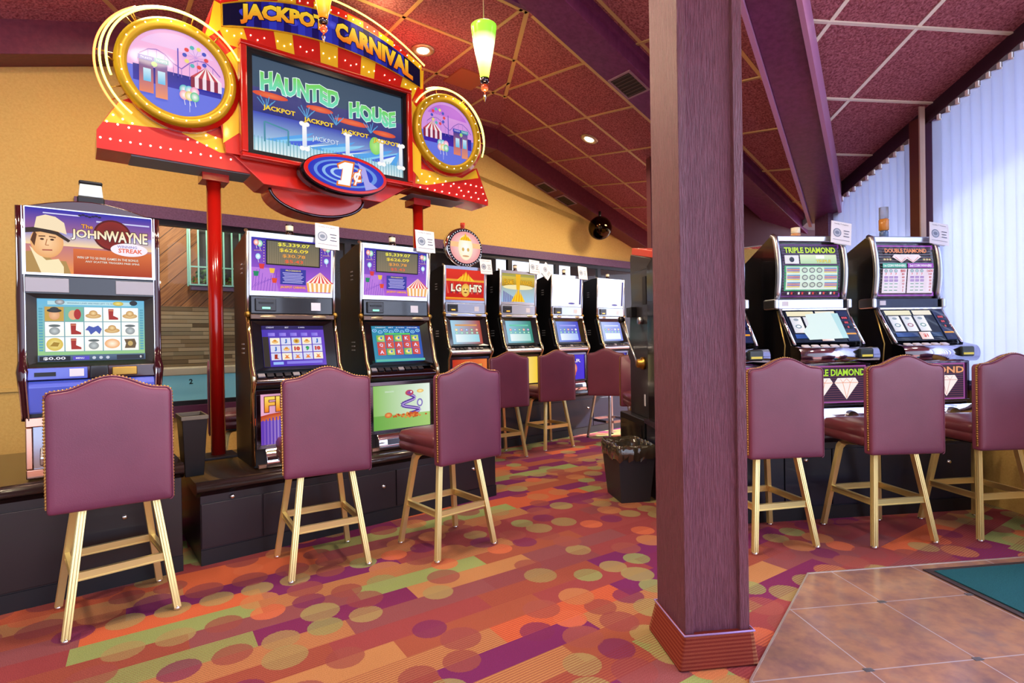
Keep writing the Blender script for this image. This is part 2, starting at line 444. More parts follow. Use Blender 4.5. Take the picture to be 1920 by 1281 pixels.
# the neighbouring room seen through that window band
def m_planks():
    m = M('diagonal_planks', '#8a5a36', .55); t = NT(m)
    v = t.mapping(t.pos(), rot=(0, 0, -RA)); v = t.mapping(v, rot=(0, math.radians(46), 0))
    sep = t.n('SeparateXYZ'); t.l(v, sep.inputs[0])
    q = t.math('DIVIDE', sep.outputs[2], .13); k = t.math('FLOOR', q)
    wn_ = t.n('TexWhiteNoise', noise_dimensions='1D'); t.l(k, wn_.inputs['W'])
    g = t.noise(t.mapping(v, scale=(1.5, 10, 22)), 3, 4)
    c = t.mix(.5, t.ramp(wn_.outputs[0], [(0, '#6e4426'), (.5, '#8f5e38'), (1, '#a87448')]), t.ramp(g, [(.3, '#54321c'), (.7, '#b98452')]))
    gap = t.math('LESS_THAN', t.math('FRACT', q), .05)
    t.base(t.mix(gap, c, '#2a170c')); return m
def m_stone():
    m = M('ledgestone', '#8a7d68', .85); t = NT(m)
    v = t.mapping(t.pos(), rot=(0, 0, -RA))
    sep = t.n('SeparateXYZ'); t.l(v, sep.inputs[0])
    q = t.math('DIVIDE', sep.outputs[2], .045); k = t.math('FLOOR', q)
    wn_ = t.n('TexWhiteNoise', noise_dimensions='1D'); t.l(k, wn_.inputs['W'])
    cell = t.math('FLOOR', t.math('ADD', t.math('DIVIDE', sep.outputs[0], .3), t.math('MULTIPLY', wn_.outputs[0], 4)))
    c2 = t.n('CombineXYZ'); t.l(cell, c2.inputs[0]); t.l(k, c2.inputs[1])
    w2 = t.n('TexWhiteNoise', noise_dimensions='3D'); t.l(c2.outputs[0], w2.inputs[0])
    c = t.ramp(w2.outputs[0], [(0, '#5e503c'), (.35, '#8d7c60'), (.7, '#a89a80'), (1, '#76705e')])
    gap = t.math('LESS_THAN', t.math('FRACT', q), .14)
    t.base(t.mix(gap, c, '#3a3020')); t.bump(w2.outputs[0], .6, .02); return m
WB2 = 7.1
mb = MB(); mb.T = Matrix.Rotation(RA, 4, 'Z'); mb.box(-1.5, 2.6, WB2, WB2+.1, 1.72, 3.4); struct('wall_next_room', mb, m_planks(), 'diagonal wood planks seen through the window')
mb = MB(); mb.T = Matrix.Rotation(RA, 4, 'Z'); mb.box(-1.5, 2.6, WB2-.06, WB2+.1, 1.05, 1.72); struct('wall_next_room_stone', mb, m_stone(), 'stacked ledge stone below the planks')
mb = MB(); mb.T = Matrix.Rotation(RA, 4, 'Z'); mb.box(-1.5, 2.6, WB2+.1, WB2+.12, 0, 1.05); struct('wall_next_room_base', mb, M('cream', '#c9c3ac', .7))
mb = MB(); mb.T = Matrix.Rotation(RA, 4, 'Z'); mb.box(2.6, 12, WB2, WB2+.1, 0, 3.4); mb.box(-2, 12, WA+.13, WB2, 3.0, 3.06); mb.box(-1.6, -1.5, WA+.13, WB2, 0, 3.0)
struct('wall_next_room_dark', mb, M('next_dark', '#4a3a34', .8))
for s_ in (-.3, .9):  # two lamps added to brighten the neighbouring room
    l = D.lights.new('light', 'POINT'); l.energy = 30; l.color = (1, .85, .65); l.shadow_soft_size = .1
    lt = thing('fill_lamp', 'added lamp that lights the room behind the window glass, '+('left' if s_ < 0 else 'right')+' one', 'lamp', LA(s_, 6.35, 2.98)); lo = D.objects.new('light', l); COL.objects.link(lo); lo.parent = lt; lo.location = (0, 0, -.15)
    obj('shade', MB().lathe([(.02, .02), (.09, .0), (.08, -.05)], (0, 0, 0), 20), M('lamp_white', '#ffffff', .3, emit='#fff4dc', es=3.), lt)
cn = thing('counter', 'aqua fronted counter numbered 2 behind the window glass', 'counter', LA(.95, 6.9), RA)
obj('body', MB().box(-1.4, .9, -.2, .12, 0, .97), M('aqua_panel', '#8fd4e0', .35, emit='#8fd4e0', es=.12), cn)
obj('countertop', MB().box(-1.45, .95, -.24, .13, .97, 1.05), M('cream_top', '#d9d2b8', .4), cn, bevel=.01)
A = Art(.2, .2); A.text('2', 0, 0, .055, '#16303a', bold=.03); A.build('number', artmat('print', 0, .5, .9, 0), cn, (.02, -.204, .90))
ct = thing('wall_lattice', 'aqua wire lattice box with green plants on the plank wall', 'planter', LA(1.30, 7.02), RA)
mb = MB()
for i in range(8): mb.box(-.30+i*.085, -.285+i*.085, -.13, -.115, 1.95, 2.62)
for z in (1.95, 2.15, 2.60): mb.box(-.30, .32, -.13, -.115, z, z+.015)
for y in (-.13, 0.): mb.box(-.30, -.285, y-.01, y+.01, 1.95, 2.62)
obj('lattice', mb, M('aqua_wire', '#8fd0c4', .4), ct)
obj('back_board', MB().box(-.18, .35, .0, .03, 2.05, 3.0), M('charcoal_board', '#3a3c40', .6), ct)
mb = MB()
for i in range(90):
    x, y, z = random.uniform(-.26, .3), random.uniform(-.10, -.03), random.uniform(1.98, 2.12)
    g = random.uniform(0, 6.28); d = Vector((math.cos(g), math.sin(g)*.5, random.uniform(-.2, 1))).normalized()*.05; q = d.orthogonal().normalized()*.018
    c = Vector((x, y, z)); mb.add([c, c+d*.5+q, c+d, c+d*.5-q], [(0, 1, 2, 3)])
lv = obj('leaves', mb, M('leaf', '#4d7a34', .6), ct); lv['kind'] = 'stuff'
mb = MB(); mb.box(-.28, .30, -.12, -.01, 1.90, 1.97); obj('trough', mb, M('purple_box', '#5a4a6a', .5), ct)
for k_, (s_, z_) in enumerate(((.02, 2.46), (.16, 1.98))):
    o = obj('window_light', MB().sph((0, 0, 0), .022, 8), M('lamp_white', '#ffffff', .3, emit='#fff4dc', es=3.), None, loc=LA(.52+s_*1.3, WB2-.06, z_))
    tag(o, ('upper' if k_ == 0 else 'lower')+' small round white lamp on the plank wall behind the window', 'lamp')
# lit white panels glimpsed above the far machines
for k_, (s0, s1) in enumerate(((4.82, 5.42), (5.6, 6.3))):
    mb = MB(); mb.T = Matrix.Rotation(RA, 4, 'Z'); mb.box(s0, s1, 6.3, 6.34, 2.05, 2.55)
    tag(struct('wall_next_room_panel', mb, M('white_panel', '#ffffff', .6, emit='#f4f6ff', es=.9 if k_ == 0 else .15)), 'white lit panel seen behind the glass above the far machines', 'panel')
# ------------------------------------------------------------------ ceiling
cnr = []
def P3(p, dz=0): return (p.x, p.y, zroof(p)+dz)
NB, FBK = 9.5, -2.2       # extents along b
mb = MB()
def line_pt(s, t): return LB(s, t)
# flat centre
def addup(pts, z):
    n = len(pts); v = [(p.x, p.y, z if not callable(z) else z(p)) for p in pts]
    mb.add(v+[(x, y, q+.08) for x, y, q in v], [list(range(n)), list(range(n, 2*n))]+[(i, (i+1) % n, n+(i+1) % n, n+i) for i in range(n)])
HX = lambda t: .907*t-.768          # hip: bn as a function of b
t0 = (FB+.768)/.907
wa = lambda s: LB(s, (WA+.1-(bn*s).dot(an))/b_.dot(an))
addup([LB(FL, FBK), LB(FB, FBK), LB(FB, t0), wa(FB), wa(FL)], ZC)
addup([LB(FL-2.6, FBK), LB(FL, FBK), wa(FL), wa(FL-2.6)], zroof)
tc = (4.05+.768)/.907
addup([LB(FB, t0), LB(4.6, (4.6+.768)/.907), LB(4.6, 9.9), wa(4.6), wa(FB)], zroof)
addup([LB(FB, t0), LB(4.3, t0), LB(4.3, (4.3+.768)/.907)], zr2)
addup([LB(FB, t0), LB(FB, FBK), LB(4.3, FBK), LB(4.3, t0)], lambda p: ZC)
struct('ceiling', mb, CEILT, 'maroon rough ceiling panels of the hipped roof')
# T bars
def bar(p, q, wd=.03, nm=None, drop=.006, mb=None):
    p, q = Vector(p), Vector(q); d = (q-p).normalized(); s_ = d.cross(Vector((0, 0, 1))).normalized()*wd/2; u_ = s_.cross(d).normalized()
    if u_.z > 0: u_ = -u_
    o = u_*drop; e = -u_*.02
    mb.add([p-s_+o, p+s_+o, q+s_+o, q-s_+o, p-s_+e, p+s_+e, q+s_+e, q-s_+e], [(0, 1, 2, 3), (0, 4, 5, 1), (2, 6, 7, 3), (0, 3, 7, 4), (1, 5, 6, 2)])
tb = MB()
def zf(p): return Vector((p.x, p.y, zroof(p)))
BO = 5.5            # front of the beam along the gable wall
# flat area grid (a and an directions)
import itertools
def clipA(n, s0, s1):     # line along a at an=n within flat area
    return max(s0, sAt(FL, n)), min(s1, sAt(FB, n))
for k in range(0, 9):
    n = 5.36-.66*k if False else 4.70-.66*(k-1)
    if n > BO-.05: continue
    s0, s1 = clipA(n, -4, 9); bar(zf(LA(s0, n)), zf(LA(s1, n)), mb=tb)
for k in range(-6, 5):
    s = 2.865+.705*k
    # n range where LA(s,n) inside the flat strip
    f = lambda bv: (bv-(a_*s).dot(bn))/an.dot(bn)
    nlo, nhi = sorted((f(FL), f(FB))); nlo = max(nlo, 0.2); nhi = min(nhi, BO)
    if nhi > nlo: bar(zf(LA(s, nlo)), zf(LA(s, nhi)), mb=tb)
struct('trim_grid_flat', tb, TBAR, 'gold grid bars of the flat ceiling')
tb = MB()
e1 = Vector((.74239, .59690, -.30426)); e2 = Vector((-.57228, .80111, .17526))
nrm = e1.cross(e2).normalized(); pc = nrm*(LB(FB, 0, ZC).dot(nrm))
def g1(i, j): return e1*i+e2*j+pc
def clip_line(fn, lo, hi, ok, N=160):
    ts = [lo+(hi-lo)*i/N for i in range(N+1)]; ins_ = [t for t in ts if ok(fn(t))]
    return (fn(ins_[0]), fn(ins_[-1])) if len(ins_) > 1 else None
okP1 = lambda p: p.dot(bn) > FB and p.dot(an) < BO and p.dot(an) > 0 and p.dot(bn) < HX(p.dot(b_))*1. + 99*(p.dot(b_) < 0) and p.dot(bn) < 4.5
okP1 = lambda p: FB < p.dot(bn) < 4.5 and p.dot(an) < BO and p.dot(b_) > (p.dot(bn)+.768)/.907
for j in (6.15, 5.49, 4.83, 4.17, 3.51, 2.85):
    r_ = clip_line(lambda t: g1(t, j), 0, 9, okP1)
    if r_: bar(*r_, mb=tb)
for k in range(0, 9):
    r_ = clip_line(lambda t: g1(2.28+.713*(k-1), t), -1, 8, okP1)
    if r_: bar(*r_, mb=tb)
struct('trim_grid_slope', tb, TBAR, 'gold grid bars of the sloping ceiling beside the gable wall')
tb = MB()
z2 = lambda p: Vector((p.x, p.y, zr2(p)))
for bv in (2.095, 2.728, 3.36, 3.993, 4.625):
    bar(z2(LB(HX(bv)+.05, bv)), z2(LB(4.0, bv)), mb=tb)
for s in (1.305, 1.955, 2.605, 3.255):
    bar(z2(LB(s, 1.7)), z2(LB(s, (s+.768)/.907-.05)), mb=tb)
struct('trim_grid_window_side', tb, M('tbar_bright', '#e6dccb', .4), 'pale grid bars of the ceiling beside the blinds')  # brighter copy of the grid bar colour for this side
tb = MB(); bar(LB(FB, t0, ZC), LB(FB, 6.0, ZC)+Vector((0, 0, 0)), .045, mb=tb); bar(LB(FL, 0, ZC), LB(FL, 7.5, ZC), .045, mb=tb)
struct('trim_fold', tb, TBAR)
# beams
def beam(p, q, wdir, wd, h, top=0.):
    "box beam under the ceiling from p to q, its width laid along wdir"
    m_b = MB(); w_ = Vector(wdir)*wd; dn = Vector((0, 0, -h)); tp = Vector((0, 0, top))
    vs = [p+tp, p+w_+tp, q+w_+tp, q+tp, p+dn, p+w_+dn, q+w_+dn, q+dn]
    return m_b.add(vs, [(0, 3, 2, 1), (4, 5, 6, 7), (0, 1, 5, 4), (1, 2, 6, 5), (2, 3, 7, 6), (3, 0, 4, 7)])
sF = lambda n: sAt(FB, n)
def zAt(s, n): return Vector((*LA(s, n)[:2], zroof(LA(s, n))))
def join(*ms):
    r = MB()
    for x in ms: r.add(x.v, x.f)
    return r
BMAT = PURP
s_end = 7.0
b1 = join(beam(zAt(-1.0, 2.8), zAt(sF(2.8), 2.8), an, .30, .17, .02), beam(zAt(sF(2.8), 2.8), zAt(6.75, 2.8), an, .30, .17, .02))
struct('trim_beam_middle', b1, BMAT, 'purple box beam crossing the ceiling parallel to the gable wall', bevel=.006)
mb = MB(); mb.T = Matrix.Identity(4)
bl = join(beam(zAt(-1.0, 3.1), zAt(sF(3.1), 3.1), an, .035, .185, .0), beam(zAt(sF(3.1), 3.1), zAt(6.9, 3.1), an, .035, .185, .0),
          beam(zAt(-1.0, 2.765), zAt(sF(2.765), 2.765), an, .035, .06, .0), beam(zAt(sF(2.765), 2.765), zAt(6.6, 2.765), an, .035, .06, .0))
struct('trim_beam_lip', bl, PURP, 'raised purple edges of the middle beam')
sL = lambda n: sAt(FL, n)
b2 = join(beam(zAt(-4, BO), zAt(sL(BO), BO), an, .25, .26, .02), beam(zAt(sL(BO), BO), zAt(sF(BO), BO), an, .25, .26, .02), beam(zAt(sF(BO), BO), zAt(9.4, BO), an, .25, .26, .02))
struct('trim_beam_gable', b2, m_noisebump('gable_beam', '#5e2638', 25, .15, .004, .4, '#6b2e3e'), 'dark purple beam following the top of the gable wall', bevel=.006)
# hip beam
ha, hb = LB(HX(t0), t0, ZC), LB(4.02, tc-.03, zroof(LB(4.02, tc)))
hd = (hb-ha); hs = Vector((hd.y, -hd.x, 0)).normalized()
hp = join(beam(ha-hs*.13, hb-hs*.13, hs, .26, .26, .0))
struct('trim_beam_hip', hp, PURP, 'wide purple hip beam running down to the corner by the blinds', bevel=.006)
hp = join(beam(ha+hs*.13, hb+hs*.13, hs, .03, .29, .0), beam(ha-hs*.16, hb-hs*.16, hs, .03, .29, .0))
struct('trim_beam_hip_lip', hp, M('purple_lit', '#b07aa8', .35), 'raised edges of the hip beam, light painted into their colour')  # lilac light on the edges is put into their paler colour
mb = MB(); mb.T = Matrix.Rotation(RB, 4, 'Z'); mb.box(3.90, 4.05, tc-.22, tc-.02, 0, 2.72); struct('column_2', mb, PURPT, 'corner post below the meeting beams')
# vents in the beams
def vent(name, s0, s1, n0, n1, dz, label, cat='vent'):
    c = zAt((s0+s1)/2, (n0+n1)/2); c.z = zAt((s0+s1)/2, 2.8 if n0 < 4 else BO).z-dz
    slope = math.atan2(zroof(LA(s1, n0))-zroof(LA(s0, n0)), s1-s0)
    t = D.objects.new(name, None); COL.objects.link(t); t.location = c
    t.rotation_euler = Matrix.Rotation(RA, 3, 'Z').to_4x4().to_euler(); t.rotation_mode = 'XYZ'
    t.rotation_euler = (Matrix.Rotation(RA, 4, 'Z') @ Matrix.Rotation(-slope, 4, 'Y')).to_euler()
    tag(t, label, cat)
    w_, h_ = (s1-s0)/2, (n1-n0)/2
    fr = MB()
    for x0, x1, y0, y1 in ((-w_, w_, -h_, -h_+.015), (-w_, w_, h_-.015, h_), (-w_, -w_+.015, -h_+.015, h_-.015), (w_-.015, w_, -h_+.015, h_-.015)): fr.box(x0, x1, y0, y1, -.012, 0)
    obj('frame', fr, M('vent_frame', '#8a6878', .4), t)
    obj('grille', MB().box(-w_+.015, w_-.015, -h_+.015, h_-.015, -.005, 0), M('vent_dark', '#2a201e', .6), t)
    sl = MB()
    for i in range(7): x = -w_+.03+i*(2*w_-.06)/6; sl.box(x-.004, x+.004, -h_+.015, h_-.015, -.010, -.004)
    obj('slat', sl, M('vent_slat', '#4a3a36', .5), t)
vent('air_vent', 3.56, 3.84, 2.85, 3.08, .17, 'square dark air vent under the middle purple beam')
vent('air_vent', 5.05, 5.30, 5.53, 5.72, .26, 'left dark vent of the pair under the gable beam')
vent('air_vent', 5.42, 5.70, 5.53, 5.72, .26, 'right dark vent of the pair under the gable beam')
cv = obj('ceiling_plate', MB().box(-.17, .17, -.17, .17, -.012, 0), M('plate', '#a4543e', .5), None, loc=LA(3.17, 4.62, ZC), rotz=RA)
tag(cv, 'flat square orange plate on the ceiling above the sign', 'panel')
# ------------------------------------------------------------------ window wall on the right
WB = 4.05
hz = lambda t: 3.286-.357*(t-3.326)            # underside of the sloping header
mb = MB(); mb.T = Matrix.Rotation(RB, 4, 'Z')
mb.ext([(1.6, hz(1.6)), (tc+.1, hz(tc+.1)), (tc+.1, zr2(LB(WB, tc+.1))+.06), (1.6, zr2(LB(WB, 1.6))+.06)], WB-.06, WB+.1, 'x')
struct('trim_header', mb, M('header', '#3a1f2e', .5), 'dark sloping header above the blinds')
mb = MB(); mb.T = Matrix.Rotation(RB, 4, 'Z'); mb.box(WB, WB+.12, 1.6, tc+.1, 0, .85); struct('wall_right', mb, OCHRE, 'ochre wall under the window')
mb = MB(); mb.T = Matrix.Rotation(RB, 4, 'Z'); mb.box(WB-.05, WB+.12, 1.6, tc+.1, .85, .89); struct('trim_sill_right', mb, PURPT)
for i, (t_0, t_1) in enumerate(((1.7, 4.0), (4.13, tc-.02))):
    mb = MB(); mb.T = Matrix.Rotation(RB, 4, 'Z')
    for y0, y1 in ((t_0, t_0+.05), (t_1-.05, t_1)):
        mb.ext([(y0, .89), (y1, .89), (y1, hz(y1)), (y0, hz(y0))], WB+.02, WB+.08, 'x')
    mb.box(WB+.02, WB+.08, t_0, t_1, .89, .94)
    wn = struct('window_%d' % (20+i), mb, M('alu_dark', '#6a6470', .4, .5))
    mb = MB(); mb.T = Matrix.Rotation(RB, 4, 'Z'); mb.ext([(t_0, .94), (t_1, .94), (t_1, hz(t_1)), (t_0, hz(t_0))], WB+.045, WB+.051, 'x')
    obj('pane', mb, MC['thin_glass'], wn)
mb = MB(); mb.T = Matrix.Rotation(RB, 4, 'Z'); mb.ext([(4.0, 0), (4.13, 0), (4.13, hz(4.13)), (4.0, hz(4.0))], WB-.05, WB+.1, 'x'); struct('column_3', mb, M('post_lilac', '#7a6590', .6), 'lilac post between the two windows')
pp = thing('partition_board', 'tall narrow brown board with a cream edge standing before the window post', 'board', LB(3.90, 4.00), RB)
obj('board', MB().box(-.02, .02, .0, .095, 0, 3.05), M('brown_board', '#5e2f26', .45), pp)
obj('edge_strip', MB().box(-.024, .024, -.012, 0, 0, 3.14), M('cream_edge', '#b79c90', .5), pp)
# blinds
mv = M('blind_vane', '#c4cdea', .7, spec=.2)
tv = NT(mv)
tr = tv.n('BsdfTranslucent'); tr.inputs[0].default_value = (*lin('#c0cbee'), 1)
mx = tv.n('MixShader'); mx.inputs[0].default_value = .62
out = [n for n in mv.node_tree.nodes if n.type == 'OUTPUT_MATERIAL'][0]
tv.l(tv.p.outputs[0], mx.inputs[1]); tv.l(tr.outputs[0], mx.inputs[2]); tv.l(mx.outputs[0], out.inputs[0])
def blind(t_0, t_1, label):
    r = thing('vertical_blind', label, 'blind', LB(WB-.08, t_0), RB, 'vertical blinds')
    L = t_1-t_0
    mb = MB(); mb.ext([(0, hz(t_0)-.03), (L, hz(t_1)-.03), (L, hz(t_1)), (0, hz(t_0))], -.015, .015, 'x'); obj('headrail', mb, MC['header'], r)
    n = int(L/.08)
    for i in range(n):
        y = .04+i*.08; z1 = hz(t_0+y)-.075
        v = MB(); ang = math.radians(114 + random.uniform(-4, 4)); dx, dy = math.cos(ang)*.0445, math.sin(ang)*.0445
        pts = []
        for k in range(5):
            f = (k-2)/2; bow = .006*(1-f*f)
            pts.append((dx*f-bow*math.sin(ang), dy*f+bow*math.cos(ang)))
        vs = []; 
        for z in (.93, z1): vs += [(p[0], p[1], z) for p in pts]
        v.add(vs, [(k, k+1, k+6, k+5) for k in range(4)], 0, True)
        o = obj('vane', v, mv, r, loc=(0, y, 0))
        c = MB().box(-.006, .006, -.012, .012, z1-.005, z1+.045); c.box(-.004, .004, -.022, .022, z1-.008, z1+.004)
        obj('clip', c, M('clip_white', '#ffffff', .4, emit='#ffffff', es=.0), o)
    return r
blind(2.35, 4.0, 'white vertical blind with sloping top on the window nearest the camera')
blind(4.14, tc-.04, 'white vertical blind with sloping top between the lilac post and the corner')
# eave, yard and parked car outside
mb = MB(); mb.T = Matrix.Rotation(RB, 4, 'Z')
ez = lambda t: hz(t)+.16
mb.ext([(.5, ez(.5)), (7, ez(7)), (7, ez(7)+.12), (.5, ez(.5)+.12)], WB+.1, WB+1.06, 'x')
struct('eave', mb, M('eave', '#8d93a6', .7))
mb = MB(); mb.T = Matrix.Rotation(RB, 4, 'Z'); mb.box(WB+.3, 30, -12, 30, -.3, -.2); struct('ground_outside', mb, M('asphalt', '#c9c9cc', .9))
car = thing('car', 'white car parked outside, faint behind the blinds', 'car', LB(8.2, 4.2, -.2), RB+math.radians(78))
prof = [(-2.1, .3), (-2.15, .7), (-1.95, .9), (-1.1, .98), (-.5, 1.42), (.7, 1.45), (1.4, 1.02), (2.05, .92), (2.15, .6), (2.1, .3)]
mb = MB(); mb.ext(prof, -.85, .85, 'y'); obj('body', mb, M('car_white', '#f2f2f4', .2, coat=.6), car, bevel=.06)
mb = MB(); mb.ext([(-1.0, 1.0), (-.47, 1.36), (.66, 1.38), (1.25, 1.02)], -.86, .86, 'y'); obj('window', mb, M('car_glass', '#28303a', .05), car)
for x in (-1.35, 1.35):
    for y in (-.84, .84):
        mb = MB(); mb.lathe([(.0001, -.09), (.30, -.09), (.32, -.05), (.32, .05), (.30, .09), (.0001, .09)], (x, y, .32), 20, 0, 'y'); obj('wheel', mb, BLKM, car)
# end wall behind the window-side machines
mb = MB(); mb.T = Matrix.Rotation(RB, 4, 'Z'); mb.box(2.35, 4.4, tc+.62, tc+.72, 0, 2.3); struct('wall_back', mb, OCHRE, 'ochre end wall behind the window-side machines')
mb = MB(); mb.T = Matrix.Rotation(RB, 4, 'Z'); mb.ext([(2.35, 2.2), (4.4, 2.42), (4.4, 2.59), (2.35, 3.34)], tc+.60, tc+.72, 'y'); struct('wall_back_upper', mb, M('maroon_board', '#5c2c38', .5), 'dark maroon bulkhead above the end wall')
# ------------------------------------------------------------------ column in the middle
cx0, cx1, cy0, cy1 = .918, 1.186, 2.02, 2.30
mb = MB(); mb.T = Matrix.Rotation(RB, 4, 'Z')
r_ = .014
mb.ext([(cx0, cy0), (cx0+.035, cy0), (cx0+.040, cy0+r_), (cx1-.045, cy0+r_), (cx1-.040, cy0), (cx1, cy0), (cx1, cy1), (cx1-.04, cy1), (cx1-.045, cy1-r_), (cx0+.04, cy1-r_), (cx0+.035, cy1), (cx0, cy1)], 0, 3.9, 'z')
struct('column', mb, PURPW, 'dark purple grained column with raised corner strips', bevel=.003)
mb = MB(); mb.T = Matrix.Rotation(RB, 4, 'Z')
mb.frus((cx0-.035, cx1+.03, cy0-.02, cy1+.03), (cx0-.008, cx1+.012, cy0-.012, cy1+.008), 0, .135)
def m_cove():
    m = M('carpet_cove', '#8f4030', .95, spec=.1); t = NT(m)
    v = t.mapping(t.pos(), rot=(0, 0, -RB)); sep = t.n('SeparateXYZ'); t.l(v, sep.inputs[0])
    rib = t.math('GREATER_THAN', t.math('SINE', t.math('MULTIPLY', sep.outputs[2], 2*PI/.0145)), 0.)
    q = t.math('FLOOR', t.math('DIVIDE', t.math('ADD', sep.outputs[0], sep.outputs[1]), .11))
    wn_ = t.n('TexWhiteNoise', noise_dimensions='1D'); t.l(q, wn_.inputs['W'])
    c = t.ramp(wn_.outputs[0], [(0, '#8e4434'), (.35, '#9a6248'), (.7, '#7e3a34')], 'CONSTANT')
    c = t.mix(t.math('MULTIPLY', rib, .7), c, '#6e2020')
    sp_ = t.noise(t.pos(), 400, 2); t.base(c); t.bump(sp_, .6, .004); return m
struct('baseboard_column', mb, m_cove(), 'carpet wrapped round the foot of the column', bevel=.01)
mb = MB(); mb.T = Matrix.Rotation(RB, 4, 'Z'); mb.tube([(cx0-.009, cy0-.013, .136), (cx1+.012, cy0-.013, .136), (cx1+.012, cy1+.01, .136), (cx0-.009, cy1+.01, .136)], .004, 6, True)
struct('trim_column_bead', mb, M('lilac_bead', '#9a7fc0', .5))
# ------------------------------------------------------------------ ceiling lamps
def can(loc, label, slope=None, vis=True, e=60, ring='#b8a48c'):
    t = thing('recessed_ceiling_light', label, 'ceiling light', loc, 0, 'recessed ceiling lights')
    if slope: t.rotation_euler = slope
    mb = MB(); mb.lathe([(.055, .01), (.06, -.012), (.085, -.016), (.105, -.004), (.105, 0), (.056, .01)], (0, 0, 0), 28)
    obj('ring', mb, M('can_ring', ring, .3, .6), t)
    mb = MB(); mb.sph((0, 0, -.005), .054, 10, 0, .35); obj('bulb', mb, M('can_bulb', '#ffffff', .4, emit='#ffe9c0', es=14.), t)
    l = D.lights.new('light', 'AREA'); l.shape = 'DISK'; l.size = .35; l.energy = e; l.color = (1, .79, .55); l.spread = math.radians(165)
    lo = D.objects.new('light', l); COL.objects.link(lo); lo.parent = t; lo.location = (0, 0, -.04)
    return t
CAN_E = 26
def can_at(p, label, e=CAN_E):
    z = zroof(p); sl = None
    if p.dot(bn) > FB and p.dot(b_) > (p.dot(bn)+.768)/.907:
        sl = Vector((bn.x*S1, bn.y*S1, 1)).to_track_quat('Z', 'Y').to_euler()
    elif p.dot(bn) > FB and p.dot(b_) > 1.65:
        z = zr2(p); sl = Vector((b_.x*.34, b_.y*.34, 1)).to_track_quat('Z', 'Y').to_euler()
    return can((p.x, p.y, z-.004), label, sl, e=e)
can_at(LA(2.539, 4.394), 'round recessed light with metal ring, between sign and green pendant')
can_at(LA(4.675, 4.33), 'round recessed light glowing in the sloping ceiling right of the green pendant')
can_at(LA(.4, 4.3), 'round recessed light added out of view above the left end of the carnival sign', e=CAN_E*1.4)  # this and the cans below are unseen, added to light the room
can_at(LA(-.9, 2.6), 'round recessed light added out of view over the western slot machine', e=CAN_E*1.6)
can_at(LA(.6, 2.2), 'round recessed light added out of view over the nearest bar stools', e=CAN_E*1.6)
can_at(LA(1.6, .9), 'round recessed light added out of view over the open carpet', e=CAN_E)
can_at(LA(6.1, 4.4), 'round recessed light added out of view over the far slot machines')
can_at(LB(.4, 3.2), 'round recessed light added out of view left of the column', e=CAN_E*1.3)
can_at(LB(2.6, 2.3), 'round recessed light added out of view over the window-side stools', e=CAN_E*.7)
def pendant(loc, top, low, glow, label, e, lc):
    t = thing('pendant_lamp', label, 'pendant lamp', loc, 0, 'cone glass pendant lamps')
    zt = ZC-loc[2]
    obj('cord', MB().tube([(0, 0, .01), (0, 0, zt-.02)], .0025, 6), M('cord', '#c09a80', .6), t)
    obj('canopy', MB().lathe([(.05, zt-.02), (.05, zt-.005), (.02, zt)], (0, 0, 0), 20), CHR, t)
    m = M('pendant_'+label.split()[0], top, .25, coat=.5); n = NT(m)
    sep = n.n('SeparateXYZ'); n.l(n.obj(), sep.inputs[0])
    c = n.ramp(n.math('ADD', n.math('DIVIDE', sep.outputs[2], .28), 1.), [(0, low[0]), (.2, low[1]), (.45, glow), (.62, glow), (.82, top), (1, top)])
    n.base(c); n.l(c, n.p.inputs['Emission Color']); n.p.inputs['Emission Strength'].default_value = 1.15
    prof = [(.020, -.27), (.030, -.22), (.044, -.15), (.056, -.08), (.064, -.02), (.066, 0), (.058, .006), (.01, .010)]
    obj('glass_shade', MB().lathe(prof, (0, 0, 0), 32), m, t)
    obj('cap', MB().lathe([(.022, -.266), (.022, -.285), (.012, -.292)], (0, 0, 0), 16), DARKC, t)
    obj('bead', MB().sph((0, 0, -.315), .020, 12), M('red_bead', '#b5401c', .1, coat=.8), t)
    obj('crystal', MB().lathe([(.002, -.335), (.010, -.355), (.0005, -.39)], (0, 0, 0), 6, smooth=False), GLASS, t)
    l = D.lights.new('light', 'POINT'); l.energy = e; l.color = lc; l.shadow_soft_size = .07
    lo = D.objects.new('light', l); COL.objects.link(lo); lo.parent = t; lo.location = (0, 0, -.46)
    return t
pendant((-.119, 2.8, 2.905), '#7ac62e', ('#a8d838', '#e8f06a'), '#fcffd0', 'green cone glass pendant lamp hanging right of the sign', 7, (.9, 1, .55))
pendant((-.94, 2.8, 3.22), '#e8a018', ('#d86010', '#e87c18'), '#ffb838', 'amber cone glass pendant lamp hanging before the sign lettering', 4, (1, .7, .25))
# mirror dome by the gable wall
dm = thing('mirror_dome', 'dark shiny round surveillance dome under the gable beam', 'dome', LA(6.008, 5.38, 2.898), 0)
obj('ball', MB().sph((0, 0, 0), .172, 24), M('dark_mirror', '#3a2e20', .05, 1.), dm)
obj('bracket', MB().tube([(0, 0, .13), (0, 0, .24)], .02, 10), BLKM, dm)
